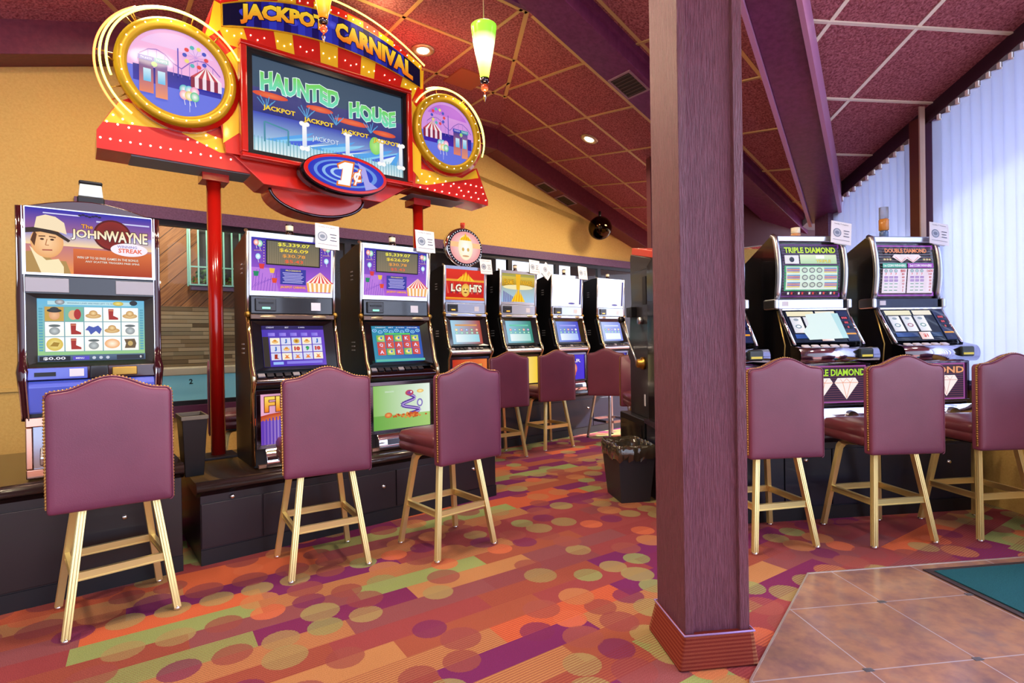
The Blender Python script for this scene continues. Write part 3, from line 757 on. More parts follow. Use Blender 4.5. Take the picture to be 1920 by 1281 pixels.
# ------------------------------------------------------------------ bar stools
def m_leather():
    m = M('leather', '#7a3a56', .36, spec=.5, coat=.18); t = NT(m)
    t.p.inputs['Coat Roughness'].default_value = .42; n = t.noise(t.obj(), 260, 3); n2 = t.noise(t.obj(), 3, 2)
    t.base(t.ramp(n2, [(.3, '#69304a'), (.7, '#793a54')])); t.bump(n, .18, .002); return m
LEATH = m_leather()
LEATHS = M('leather_seat', '#663038', .28, spec=.5)
BRASS = M('brass_leg', '#e6cf8c', .33, .7)
NAIL = M('nailhead_gold', '#b98d50', .35, .9)
def back_outline(W=.46, z0=.57, zs=1.10, za=1.16, r=.028, n=12):
    h = W/2; P = []
    def arc(cx, cz, a0, a1, k=5, rr=r):
        for i in range(k+1):
            g = math.radians(a0+(a1-a0)*i/k); P.append((cx+rr*math.cos(g), cz+rr*math.sin(g)))
    arc(-h+r*.5, z0+r*.5, 180, 270, 3, r*.5); arc(h-r*.5, z0+r*.5, 270, 360, 3, r*.5)
    arc(h-r, zs-r, 0, 70, 4)
    m = 16
    for i in range(m+1):
        x = (h-.055)*(1-2*i/m); u = x/(h-.055)
        P.append((x, zs+.002+(za-zs-.002)*(.5+.5*math.cos(PI*u))**.9))
    arc(-h+r, zs-r, 110, 180, 4)
    return P
def make_stool(label, ringed=False):
    t = thing('bar_stool', label, 'bar stool', (0, 0, 0), 0, 'bar stools at the slot machines')
    P = back_outline()
    # upholstered back, slightly domed on the outside
    y0, y1 = -.275, -.215
    mb = MB(); cx = 0; cz = .86
    lay = [(1., -.012, y1), (1., 0, y1-.004), (1., 0, y0+.012), (.988, 0, y0+.005), (.97, 0, y0+.0005), (.94, 0, y0-.002), (.86, 0, y0-.0035), (.7, 0, y0-.004), (.0, 0, y0-.004)]
    vs = []; n = len(P)
    for s, d, y in lay: vs += [((x-cx)*s, y, cz+(z-cz)*s) for x, z in P]
    fs = []
    for L in range(len(lay)-1):
        for i in range(n): j = (i+1) % n; fs.append((L*n+i, (L+1)*n+i, (L+1)*n+j, L*n+j))
    fs.append(list(range(n)))
    mb.add(vs, fs, 0, True)
    bk = obj('backrest', mb, LEATH, t)
    # braid and nail beads round the edge
    E = [(x*1.008, -.268, .86+(z-.86)*1.006) for x, z in P]
    obj('piping', MB().tube(E[4:-0 or None][:], .0035, 6), LEATH, bk)
    mb = MB(); Q = [(x*1.003, z) for x, z in P]
    pl_ = [(x, -.252, z) for x, z in Q[7:]]+[(Q[0][0], -.252, Q[0][1]+.01)]
    pl_ = [(Q[4][0], -.252, Q[4][1]+.012)]+pl_
    mb.tube(pl_, .0075, 4)
    pts = []; acc = 0
    for p, q in zip(pl_, pl_[1:]):
        p, q = Vector(p), Vector(q); L = (q-p).length; d = .014-acc
        while d < L: pts.append(p+(q-p)*(d/L)); d += .014
        acc = L-(d-.014)
    for p in pts:
        c = Vector((p.x, 0, p.z-.86)).normalized(); mb.sph((p.x+c.x*.004, -.255, p.z+c.z*.004), .0058, 4)
    obj('nail_trim', mb, NAIL if not ringed else M('nail_dark', '#3c3438', .3, .8), bk)
    # seat
    if ringed:
        mb = MB(); mb.lathe([(.0001, .615), (.19, .615), (.215, .63), (.222, .66), (.222, .70), (.21, .725), (.15, .74), (.0001, .745)], (0, 0, 0), 32)
    else:
        mb = MB()
        def rr(h, r, z, inset=0.):
            P_ = []
            for cx_, cy_, a in ((1, 1, 0), (-1, 1, 90), (-1, -1, 180), (1, -1, 270)):
                for i in range(5):
                    g = math.radians(a+90*i/4); P_.append((cx_*(h-r)+r*math.cos(g), cy_*(h-r-.01)+r*math.sin(g)+.005, z))
            return P_
        L = [(.17, .03, .605), (.205, .03, .607), (.222, .035, .62), (.224, .035, .655), (.219, .035, .664), (.219, .035, .668), (.224, .035, .677), (.224, .035, .705), (.214, .04, .728), (.17, .05, .742), (.08, .04, .747)]
        vs = []; fs = []
        for h, r, z in L: vs += rr(h, r, z)
        for k in range(len(L)-1):
            for i in range(20): j = (i+1) % 20; fs.append((k*20+i, k*20+j, k*20+20+j, k*20+20+i))
        fs += [list(range(20))[::-1], [(len(L)-1)*20+i for i in range(20)]]
        mb.add(vs, fs, 0, True)
    obj('seat', mb, LEATHS, t)
    mb = MB(); mb.lathe([(.09, .575), (.10, .58), (.10, .606), (.0001, .606)], (0, 0, 0), 20); mb.box(-.13, .13, -.13, .13, .584, .596)
    mb.box(-.12, -.08, -.262, -.1, .585, .605); mb.box(.08, .12, -.262, -.1, .585, .605)
    obj('swivel_plate', mb, BLKM, t)
    base = []
    lm = BRASS if not ringed else M('steel_leg', '#b6b2b8', .35, .9)
    for sx in (-1, 1):
        for sy in (-1, 1):
            top, bot = .135, .212
            # folded flat-oval tube: short inward bend at the top then a straight splay
            path = [(sx*.07, sy*.07, .578), (sx*(top-.02), sy*(top-.02), .578), (sx*(top-.004), sy*(top-.004), .570), (sx*(top+.006), sy*(top+.006), .548), (sx*bot, sy*bot, .012)]
            mb = MB(); vs = []; fs = []
            hw, ht = .0150, .0125
            for k, (x, y, z) in enumerate(path):
                hor = k < 2
                for dx, dy in ((-1, -1), (1, -1), (1, 1), (-1, 1)):
                    if ringed: dx *= .8; dy *= .8
                    if hor: vs.append((x+dx*hw*.9, y+dy*hw*.5*0+dy*hw*.9, z+ht*.7 if (dx*sx+dy*sy) > 0 else z-ht*.7))
                    else: vs.append((x+dx*hw, y+dy*hw, z+(0 if k > 3 else ht*.5*(dx*sx+dy*sy))))
            for k in range(len(path)-1):
                for i in range(4): j = (i+1) % 4; fs.append((k*4+i, k*4+4+i, k*4+4+j, k*4+j))
            fs += [(0, 1, 2, 3), (len(path)*4-1, len(path)*4-2, len(path)*4-3, len(path)*4-4)]
            mb.add(vs, fs)
            # raised ribs along the two outer faces
            p, q = Vector(path[3]), Vector(path[4])
            for ox, oy in ((0, sy*(hw+.0008)), (sx*(hw+.0008), 0)):
                for e in (-.006, .006):
                    o_ = Vector((e if ox == 0 else ox, e if oy == 0 else oy, 0)); mb.tube([p+o_, q+o_], .0022, 4)
            lg = obj('leg', mb, lm, t, bevel=.002)
            obj('glide', MB().lathe([(.0165, 0), (.019, .004), (.0165, .014), (.013, .02)], (sx*(bot+.001), sy*(bot+.001), 0), 14), CHR if not ringed else BLKM, lg)
            base.append(lg)
    zr = .265 if not ringed else .24
    hw = .135+(.212-.135)*(.57-zr)/.558+.002
    if ringed:
        mb = MB(); c_ = .07; o = hw+.012
        ring = [(o-c_, -o), (o, -o+c_), (o, o-c_), (o-c_, o), (-o+c_, o), (-o, o-c_), (-o, -o+c_), (-o+c_, -o)]
        for (x0, y0_), (x1, y1_) in zip(ring, ring[1:]+ring[:1]):
            mb.tube([(x0, y0_, zr), (x1, y1_, zr)], .020, 4, flat=.45) if False else None
        outer = ring; inner = [(x*.94, y*.94) for x, y in ring]
        vs = [(x, y, zr-.016) for x, y in outer]+[(x, y, zr+.016) for x, y in outer]+[(x, y, zr-.016) for x, y in inner]+[(x, y, zr+.016) for x, y in inner]
        fs = []
        for i in range(8): j = (i+1) % 8; fs += [(i, j, 8+j, 8+i), (16+j, 16+i, 24+i, 24+j), (8+i, 8+j, 24+j, 24+i), (j, i, 16+i, 16+j)]
        mb.add(vs, fs); obj('foot_ring', mb, M('foot_steel', '#d0cdd2', .25, 1.), t)
    else:
        for k, (ax, s) in enumerate((('x', -1), ('x', 1), ('y', -1), ('y', 1))):
            mb = MB(); L = hw-.010
            if ax == 'x':
                mb.box(-L, L, s*hw-.006, s*hw+.006, zr-.018, zr+.018)
                for z in (zr-.016, zr+.016): mb.box(-L, L, s*hw-.010, s*hw+.010, z-.003, z+.003)
            else:
                mb.box(s*hw-.006, s*hw+.006, -L, L, zr-.018, zr+.018)
                for z in (zr-.016, zr+.016): mb.box(s*hw-.010, s*hw+.010, -L, L, z-.003, z+.003)
            obj('stretcher', mb, lm, t)
    return t
def set_base(t, deg):
    for c in t.children:
        if c.name.split('.')[0] in ('leg', 'stretcher', 'foot_ring'): c.rotation_euler = (0, 0, math.radians(deg))
    return t
R = math.radians
st = make_stool('purple upholstered bar stool nearest the camera, before the western slot machine')
st.location = (-1.964, 2.68, 0); st.rotation_euler = (0, 0, R(90-56)); set_base(st, 56-47)
G = 'bar stools at the slot machines'
def stool(x, y, az, leg, label):
    s = dup(st, (x, y, 0), R(90-az), label, G); set_base(s, az-leg); return s
stool(-1.148, 3.229, 61, 57, 'purple bar stool before the flame belly glass, second from the left edge')
stool(-.434, 3.471, 48, 49, 'purple bar stool just left of the open aisle, seat cushion seen at its left')
p = LA(3.66, 4.80); stool(p.x, p.y, 62, 57, 'purple bar stool half hidden behind the one just left of the aisle')
stool(.415, 6.563, 66, 55, 'purple bar stool at the far end of the aisle before the glowing yellow belly glass')
stool(1.58, 3.47, 84, 78, 'purple bar stool cut off by the column, leftmost of the window-side stools')
stool(2.343, 3.526, 87, 81, 'purple bar stool before the green lettered machine, middle of the window-side stools')
stool(3.06, 3.60, 87, 83, 'pale lit purple bar stool nearest the blinds, cut by the photo edge')
s7 = make_stool('purple bar stool with grey steel legs and a foot ring, farthest along the aisle', True)
p = LA(5.40, 4.70); s7.location = p; s7.rotation_euler = (0, 0, R(90-112)); set_base(s7, 112-58)
p = LB(2.05, 5.30); stool(p.x, p.y, -90, -90, 'purple bar stool seen edge-on, squeezed beside the black lever machine')
p = LA(1.13, 5.05); stool(p.x, p.y, 151, 151, 'purple bar stool seen edge-on behind the red sign post, left of it')
# ------------------------------------------------------------------ plinths the machines stand on
def plinth(label, loc, rz, L, depth, h, doors, locks, dark='#211820', top='#2c1f20', toe=.0):
    t = thing('machine_plinth', label, 'plinth', loc, rz)
    m = M('plinth_'+dark, dark, .38, coat=.15); mt = M('plinth_top_'+top, top, .25, coat=.4)
    obj('body', MB().box(0, L, .03, depth, 0, h-.02), m, t, bevel=.004)
    mb = MB(); pts = [(.0, h-.055)]
    for i in range(9):
        g = math.radians(210-150*i/8); pts.append((.035+.04*math.cos(g), h-.04+.04*math.sin(g)))
    pts += [(depth, h), (depth, h-.03), (.03, h-.085)]
    mb.ext(pts, -.02, L+.01, 'x', 0, True); obj('countertop', mb, mt, t)
    for x0, x1 in doors:
        obj('door', MB().box(x0+.004, x1-.004, .018, .032, .10, h-.13), m, t, bevel=.003)
    for x, z in locks:
        mb = MB(); mb.lathe([(.013, .006), (.013, -.004), (.009, -.008), (.0001, -.008)], (x, .014, z), 16, 0, 'y'); obj('lock', mb, CHR, t)
    mb = MB(); mb.box(0, L, .022, .03, 0, .09); obj('kickboard', mb, M('kick', '#120e14', .5), t)
    return t
plinth('long black plinth under the western slot machine, tallest of the left ones', LA(-2.3, 3.60), RA, 2.77, 1.1, .62, [(0, .95), (.95, 1.78), (1.78, 2.62)], [(2.50, .37), (1.5, .37)], '#241a1c')
plinth('black plinth with lock buttons under the amber figure slot machines', LA(.56, 3.60), RA, 2.16, .97, .49, [(.0, .34), (.34, 1.25), (1.25, 2.1)], [(.17, .38), (1.15, .26), (1.93, .26)])
plinth('long dark plinth under the far slot machines by the gable wall', LA(3.12, 5.10), RA, 4.1, .62, .60, [(0, .8), (.8, 1.6), (1.6, 2.4), (2.4, 3.2)], [(.6, .35), (1.5, .35), (2.3, .35)], '#14162a', '#1c1c26')
plinth('dark blue glossy plinth under the window-side slot machines', LB(1.66, 3.50), RB, 2.24, .84, .62, [(.05, .68), (.68, 1.04), (1.04, 1.42), (1.42, 2.2)], [(.84, .42), (1.96, .36)], '#16192c', '#3a2a3a')
obj_s = thing('machine_stand', 'low black stand under the lever machine behind the bin', 'stand', LB(1.66, 4.22), RB)
obj('body', MB().box(0, .9, .18, .80, 0, .60), BLKM, obj_s, bevel=.01)
obj('door', MB().box(-.006, .0, .22, .76, .08, .55), BLK, obj_s)
obj('vent_strip', MB().box(.1, .3, .165, .18, .40, .52), M('grey_strip', '#4a4c52', .4), obj_s)
# ------------------------------------------------------------------ artwork
LIT = lambda: artmat('backlit_art', .72, .3, .08, .0)
SCRN = lambda: artmat('screen_art', .72, .2, .06, .1)
PRT = lambda: artmat('print', 0, .5, .9, 0)
GLY = ['#f0c850', '#d84030', '#3a7fd0', '#30a050', '#e07828', '#8a4ac0', '#e8e8f0']
def balloon(A, x, y, r, c): A.ell(x, y, r, r*1.2, c, '#ffffff'); A.line([(x, y-r*1.2), (x+r*.2, y-r*2.4)], r*.12, '#ffffff')
def tent(A, x, y, w_, h):
    for i in range(12):
        f0, f1 = -1+i/6, -1+(i+1)/6; c = '#e8504a' if i % 2 else '#fff4e4'
        A.poly([(x, y+h), (x+f0*w_, y+h*.45), (x+f1*w_, y+h*.45)], c)
        A.poly([(x+f0*w_, y+h*.45), (x+f0*w_*.9, y), (x+f1*w_*.9, y), (x+f1*w_, y+h*.45)], '#fff4e4' if i % 2 else '#f0b060')
def carnival(A, w_, h):
    A.rect(-w_/2, -h/2, w_/2, h/2, '#b060d8', '#3a30a8')
    A.poly([(-w_/2, -h/2), (-w_/2, -.02), (-.13, -.02), (-.09, -h/2)], '#b878dc')
    for i in range(9):
        x = -w_/2+.005+i*.018; A.line([(x, -h/2), (x+.012, -.06+.03*math.sin(i))], .0022, '#6a3ab8'); A.line([(x, -.16+.01*i), (x+.03, -.12+.006*i)], .002, '#7a48c0')
    for x, y, c in ((-.20, -.01, '#d83838'), (-.135, -.035, '#f0c040'), (-.12, -.10, '#e04a2a'), (-.235, -.06, '#208a60')):
        A.poly([(x-.018, y+.014), (x+.018, y+.014), (x+.012, y-.018), (x-.012, y-.018)], c)
    tent(A, .185, -.17, .095, .14)
    A.rect(-.085, -.125, .085, -.02, '#3a3aa0')
    for i in range(7): A.rect(-.07+.006*(i % 3), -.050-.0105*i, .07-.008*((i+1) % 3), -.045-.0105*i, '#b9b4ec')
    A.text('PROGRESSIVE', 0, -.031, .010, '#f4dc50', .10, .01)
    A.text('JACKPOT CARNIVAL', 0, -.145, .020, '#f8b84a', .17, .03, '#c03020', .06)
    for x in (-.225, .225):
        balloon(A, x, .05, .016, '#9ad8f4'); balloon(A, x+.01, .135, .018, '#78d0a0'); balloon(A, x-.012, .14, .016, '#f07a60')
        A.text('JACKPOT', x, .088, .008, '#f8c850', .05, .01)
    for i in range(8):
        for x in (-.190, .190): A.ell(x, .02+.018*i, .0028, .0028, '#ffe48a')
    A.rect(-.178, .0, .178, .165, '#181418'); A.rect(-.170, .008, .170, .157, '#8a7c60', '#6f6a58')
    for i in range(1, 24): A.line([(-.17+.0142*i, .008), (-.17+.0142*i, .157)], .0014, '#574d3c')
    for s, y, hh, c, ww in (('$5,339.07', .138, .026, '#f8ee4c', .21), ('$626.09', .101, .026, '#f4d83c', .19), ('$30.78', .064, .024, '#f0a040', .15), ('$5.43', .028, .024, '#f0603a', .12)):
        A.text(s, .0, y, hh, c, ww, .015)
def symb(A, x, y, s, k):
    k %= 7
    if k == 0: A.ell(x, y, s*.42, s*.42, '#d8a83c', '#f8e48a'); A.ell(x, y, s*.22, s*.24, '#b07820')
    elif k == 1: A.text('J', x, y, s*.7, '#3a78d8', bold=.05, out='#14245a', ob=.09)
    elif k == 2: A.text('10', x, y, s*.65, '#e04a40', s*.75, .05, '#6a1414', .09)
    elif k == 3: A.text('9', x, y, s*.7, '#38b060', bold=.05, out='#0c4a20', ob=.09)
    elif k == 4: A.ell(x, y-s*.1, s*.42, s*.25, '#e8a850', '#fbe0a0'); A.ell(x, y+.1*s, s*.22, s*.2, '#d89038')
    elif k == 5:
        A.poly([(x-s*.4, y-s*.35), (x+s*.4, y-s*.35), (x+s*.1, y), (x+s*.35, y+s*.3), (x, y+s*.15), (x-s*.3, y+s*.35), (x-s*.15, y)], '#e88848')
    else: A.poly([(x-s*.2, y+s*.4), (x+s*.2, y+s*.4), (x+s*.15, y-s*.2), (x+s*.4, y-s*.4), (x-s*.25, y-s*.4)], '#a8301c')
def scr_purple(A, w_, h):
    A.rect(-w_/2, -h/2, w_/2, h/2, '#4a38b0', '#6a48c8'); A.rect(-w_/2, h/2-.03, w_/2, h/2, '#2a2060')
    for s, x in (('CREDIT', -.14), ('BET', -.04), ('0.WIN', .05)): A.text(s, x, h/2-.012, .010, '#e8e4ff', bold=.01)
    for i in range(5): A.rect(-.155+i*.066, .075, -.115+i*.066, .100, '#7a70e0', '#a08af0')
    A.rect(-w_/2, -h/2, -.155, .07, '#3a3430')
    for i in range(5):
        x = -.118+.064*i
        for j in range(3):
            y = .035-.058*j; A.rect(x-.029, y-.026, x+.029, y+.026, '#d8dcf4' if (i+j) % 3 else '#f8f0d8'); symb(A, x, y, .044, [4, 1, 0, 4, 1, 1, 4, 2, 3, 2, 6, 5, 5, 5, 5][i+5*j])
    A.rect(-.14, -.142, -.08, -.122, '#9ac0ff'); A.rect(-.06, -.14, .16, -.12, '#8a80e8')
def scr_blue(A, w_, h):
    A.rect(-w_/2, -h/2, w_/2, h/2, '#2c8aa8', '#2a50b0')
    for i in range(9):
        cx_ = -.17+.042*i
        for r in (.018, .011, .005): A.ell(cx_, .115-(i % 2)*.012, r, r*.8, ('#8ad0f0', '#2448a8', '#9ad8f4')[(.018, .011, .005).index(r)])
    A.text('CREDIT   BET   0.WIN   DENOM', 0, .140, .008, '#ffffff', .33, .01)
    A.rect(-.10, .078, .10, .092, '#58c858')
    L = 'KAQJAKAQJAKQAKQ'
    for i in range(5):
        x = -.135+.066*i
        for j in range(3):
            y = .045-.058*j; red = (i*2+j*3) % 4 != 0
            A.rect(x-.030, y-.027, x+.030, y+.027, '#c8342c' if red else '#6ab04a', '#e05a3a' if red else '#b8d870')
            if red: A.text('JAAK QKAQAAQKJQ'[(i+5*j) % 15].replace(' ', 'K'), x, y, .030, '#f4d8f8', bold=.04, out='#5a1430', ob=.08)
            else: A.ell(x, y, .02, .016, '#f0c850', '#fff8c0'); A.ell(x+.006, y+.004, .008, .01, '#3878c8')
    A.rect(-w_/2, -h/2, w_/2, -h/2+.02, '#58b8a0')
def scr_far(k):
    def f(A, w_, h):
        A.rect(-w_/2, -h/2, w_/2, h/2, ('#a8d8f0', '#9ad0e8', '#90a8f0', '#b8c8f8')[k], ('#b04a38', '#3a8a78', '#4a48c8', '#7a88e0')[k])
        for i in range(5):
            A.ell(-.13+.065*i, .03, .018, .016, GLY[(i+k) % 7], '#ffffff')
            A.ell(-.13+.065*i, -.01, .016, .014, '#70c898', '#e8ffff')
        A.rect(-.15, -.13, .15, -.03, '#f0fbff', ('#9ad8e8', '#a0d8d0', '#a8c0ff', '#e8f0ff')[k])
        A.rect(-.14, .08, .14, .10, ('#e0a060', '#70d0b0', '#a8a8f8', '#d8e0ff')[k])
    return f
def belly_flame(A, w_, h):
    A.rect(-w_/2, -h/2, w_/2, h/2, '#f0b0d0', '#2a1018')
    A.ell(0, -.01, .30, .055, '#b83a20', '#f8a060'); A.rect(-w_/2, -h/2, w_/2, -.01, '#7040b8', '#f4e0ff')
    for i in range(22): A.rect(-w_/2+.01+i*.021, -h/2, -w_/2+.018+i*.021, -.005+.02*math.sin(i*.28), '#5a3ab0')
    A.ell(.12, .0, .12, .10, '#fff0c0', '#ffffff')
    A.text('FLAME', .0, .098, .10, '#f07820', .43, .03, '#5a1008', .06, c2='#fbe060')
def belly_dragon(A, w_, h):
    A.rect(-w_/2, -h/2, w_/2, h/2, '#8cc060', '#e8f4e8')
    A.rect(-w_/2, -h/2, w_/2, -.06, '#6aa848', '#a8d078')
    P = [(.06+.10*math.sin(t*.42)*(1-t/34), -.06+.0065*t) for t in range(26)]
    A.line(P, .026, '#5a3a9a'); A.line([(x+.004, y) for x, y in P], .008, '#b8a0e0')
    A.ell(.055, .10, .035, .022, '#c84a38', '#6a48b0'); A.ell(.07, .105, .007, .006, '#ffffff')
    for i in range(60):
        A.ell(.05+random.gauss(0, .055), -.065+random.uniform(-.02, .014), .009, .007, random.choice(['#c85a28', '#e08a40', '#a84020']))
    A.ell(-.13, -.055, .03, .02, '#d0582a', '#f0b060'); A.ell(.14, .11, .03, .014, '#e8b04a', '#fff0b0')
    A.ell(.135, .02, .026, .032, '#8878c0'); A.ell(.135, .02, .015, .02, '#e4f0e4')
    A.text('DRAGON', -.12, .12, .012, '#d8e8d8', .07)
def belly_gen(c0, c1, fig, word, wc):
    def f(A, w_, h):
        A.rect(-w_/2, -h/2, w_/2, h/2, c0, c1)
        A.ell(0, -.02, .10, .09, fig, '#ffffff')
        for i in range(7): A.poly([(-.08+.022*i, -.11), (-.06+.022*i, -.11), (-.075+.025*i, .01+.03*math.sin(i*1.7))], fig)
        if word: A.text(word, 0, .085, .045, wc, .34, .03, '#3a1010', .06)
    return f
def flames(A, x, y, w_, h, n=9):
    for i in range(n):
        f = (i+.5)/n-.5; A.poly([(x+f*w_-w_/n, y), (x+f*w_+w_/n, y), (x+f*w_*.6+.006*math.sin(i*2.3), y+h*(1-abs(f)*1.2))], '#f0a818' if i % 2 else '#f8d030')
def top_lights(A, w_, h):
    A.rect(-w_/2, -h/2, w_/2, h/2, '#c81c14', '#e03828'); A.rect(-w_/2, .04, w_/2, .065, '#f0c040', '#e88030')
    for i in range(12): A.poly([(-.24+.04*i, -.10), (-.22+.04*i, -.10), (-.26+.045*i, .05)], '#8a2a4a' if i % 2 else '#e8705a')
    flames(A, 0, .05, .22, .11); A.ell(0, -.06, .06, .075, '#e8b040', '#fbe080')
    A.ell(-.02, -.05, .008, .010, '#3a2008'); A.ell(.02, -.05, .008, .010, '#3a2008'); A.ell(0, -.085, .022, .008, '#8a3a10')
    for s, x in (('L', -.17), ('G', -.10), ('H', .09), ('T', .145), ('S', .20)): A.text(s, x, -.035, .085, '#fff4d8', bold=.04, out='#5a1410', ob=.09)
    A.rect(-w_/2, -h/2, w_/2, -h/2+.03, '#d83018', '#f8b030')
def top_flame(A, w_, h):
    A.rect(-w_/2, -h/2, w_/2, h/2, '#a8d0f0', '#a8a040'); A.rect(-w_/2, .02, w_/2, .14, '#b08828', '#d8c050'); A.ell(0, .01, .24, .03, '#f4e8b0')
    A.text('FLAME', -.15, .07, .06, '#f0b828', .15, .03, '#4a2408', .07); A.text('PARADE', .13, .07, .055, '#f0b828', .18, .03, '#4a2408', .07)
    for i in range(9): A.rect(-.235+.02*i, -h/2, -.225+.02*i, -.04-.009*i, '#5a3a98')
    A.poly([(-.05, .17), (.03, .17), (.02, -.02), (-.03, -.02)], '#f0b828'); flames(A, 0, -.17, .2, .2)
def top_glare(A, w_, h):  # glare on the glass painted as near-white artwork
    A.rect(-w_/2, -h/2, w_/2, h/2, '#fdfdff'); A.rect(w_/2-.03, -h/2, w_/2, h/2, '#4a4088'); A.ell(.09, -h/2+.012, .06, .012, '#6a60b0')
def card(loc, rz, label, tilt=0., lean=-8):
    t = D.objects.new('notice_card', None); COL.objects.link(t); tag(t, label, 'notice', 'white notices standing on the slot machines')
    t.location = Vector(loc)-(an if abs(rz-RA) < .01 else b_)*.022; t.rotation_euler = (math.radians(lean), math.radians(tilt), rz)
    obj('card', MB().box(-.085, .085, 0, .003, 0, .175), M('card_white', '#e9ebf4', .5), t)
    A = Art(.17, .175)
    A.text('Lucky 7 Casino', .0, .155, .012, '#28304a', .115, .005)
    A.ell(-.035, .085, .034, .034, '#6a7c98'); A.ell(-.035, .085, .028, .028, '#b8c4d8'); A.ell(-.035, .085, .018, .014, '#7a8aa6')
    for i in range(3): A.rect(.018+.004*(i % 2), .104-.022*i, .066-.006*(i % 2), .110-.022*i, '#5a6480')
    A.rect(-.07, .028, .07, .031, '#8a90a8')
    A.build('printing', PRT(), t, (0, -.0008, 0))
    obj('stand_foot', MB().box(-.05, .05, 0, .012, -.004, .002), M('acrylic', '#c8ccd4', .1), t)
    return t
# ------------------------------------------------------------------ upright video slot machine
def rot_panel(y0, z0, y1, z1):
    "origin and up vector of a panel that leans from (y0,z0) to (y1,z1)"
    return Vector((0, (y0+y1)/2, (z0+z1)/2)), Vector((0, y1-y0, z1-z0)).normalized()
def upright(name_label, loc, rz, top, screen, belly, bezel=BLK, pale=False, topper='candle', deckc=None, group=None):
    t = thing('slot_machine', name_label, 'slot machine', loc, rz, group)
    W = .29
    prof = [(0, 0), (0, .50), (-.045, .525), (-.05, .565), (.03, .60), (.125, .96), (.09, .985), (.09, 1.0), (.085, 1.13), (.06, 1.525), (.075, 1.54), (.16, 1.54), (.48, 1.47), (.48, 0)]
    obj('cabinet', MB().ext(prof, -W+.008, W-.008, 'x'), BLKM, t, bevel=.004)
    # chrome and gold edge rails
    for s in (-1, 1):
        x = s*(W-.004)
        mb = MB(); mb.tube([(x, .078, 1.01), (x, .074, 1.13), (x, .05, 1.535), (x, .09, 1.552)], .012, 8); obj('upper_rail', mb, CHRS, t)
        mb = MB(); mb.tube([(x, .072, .985), (x, .035, .86), (x, -.012, .66), (x, -.045, .60), (x, -.055, .56), (x, -.03, .51), (x, -.012, .48), (x, -.012, .02)], [.014, .014, .016, .018, .016, .013, .012, .012], 8); obj('lower_rail', mb, M('champagne_chrome', '#d8c49a', .14, 1.), t)
        mb = MB(); mb.sph((x+s*.004, .065, 1.0), .02, 8); obj('hinge_cap', mb, GOLDD, t)
    # marquee glass
    O, uy = rot_panel(.083-.004, 1.15, .058-.004, 1.51)
    mb = MB()
    for x0, x1, z0, z1 in ((-W+.01, W-.01, 1.505, 1.54), (-W+.01, W-.01, 1.125, 1.155), (-W+.01, -W+.026, 1.155, 1.505), (W-.026, W-.01, 1.155, 1.505)):
        yb = lambda z: .086-.027*(z-1.13)/.395
        mb.add([(x, yb(z)-d, z) for d in (.014, -.02) for z in (z0, z1) for x in (x0, x1)], [(0, 1, 3, 2), (4, 6, 7, 5), (0, 4, 5, 1), (2, 3, 7, 6), (0, 2, 6, 4), (1, 5, 7, 3)])
    obj('marquee_frame', mb, CHRS, t)
    A = Art(.53, .35); top(A, .53, .35); A.build('marquee_glass', LIT(), t, O+Vector((0, -.004, 0)), (1, 0, 0), uy)
    # note acceptor band
    band = M('band_pale', '#aeb6c8', .3, .6) if pale else BLK
    mb = MB(); mb.box(-W+.02, W-.02, .062, .09, 1.005, 1.12); bd = obj('note_band', mb, band, t, bevel=.004)
    mb = MB(); mb.box(-.245, -.115, .045, .064, 1.02, 1.105); na = obj('note_acceptor', mb, M('acceptor', '#2c3038', .3), t, bevel=.006)
    obj('note_slot', MB().box(-.225, -.135, .040, .046, 1.07, 1.08), M('slot_black', '#050506', .4), na)
    obj('slot_light', MB().box(-.205, -.155, .041, .045, 1.035, 1.047), M('amber_light', '#e8a040', .4, emit='#f8a838', es=1.2) if pale else M('green_light', '#70d0a0', .4, emit='#80f0c0', es=.9), na)
    obj('sticker', MB().box(.12, .185, .0605, .062, 1.03, 1.085), M('sticker', '#d8d8e6', .6), bd)
    mb = MB(); mb.box(-W+.012, W-.012, .045, .10, .965, 1.0); lg = obj('ledge', mb, M('ledge_bronze', '#5a463c', .25, .7) if not pale else CHRS, t, bevel=.006)
    for x in (-.17, .17):
        e = MB(); e.lathe([(.05, .0), (.045, -.006), (.0001, -.007)], (0, 0, 0), 20, 0, 'y'); o = obj('oval_badge', e, M('badge', '#c8b898', .3, .6), lg, loc=(x, .044, .983)); o.scale = (1, 1, .26)
    # screen with deep bezel
    O, uy = rot_panel(-.005, .625, .075, .955)
    nn = Vector((1, 0, 0)).cross(uy)
    mb = MB(); Q = lambda x, v, d: tuple(O+Vector((x, 0, 0))+uy*v+nn*d)
    ow, oh, iw, ih = .268, .168, .205, .140
    vs = [Q(x, v, .012) for x, v in ((-ow, -oh), (ow, -oh), (ow, oh), (-ow, oh))]+[Q(x, v, -.014) for x, v in ((-iw, -ih), (iw, -ih), (iw, ih), (-iw, ih))]
    mb.add(vs, [(0, 1, 5, 4), (1, 2, 6, 5), (2, 3, 7, 6), (3, 0, 4, 7)]); mb.add([Q(x, v, -.03) for x, v in ((-ow, -oh), (ow, -oh), (ow, oh), (-ow, oh))]+vs[:4], [(0, 1, 5, 4), (1, 2, 6, 5), (2, 3, 7, 6), (3, 0, 4, 7)])
    obj('screen_bezel', mb, bezel, t)
    A = Art(.41, .28)
    class S2(Art): pass
    A = Art(.41, .28); A.warp = lambda x, y: (x*1.08, y*.91); screen(A, .38, .308); A.build('screen', SCRN(), t, O-nn*.012, (1, 0, 0), uy)
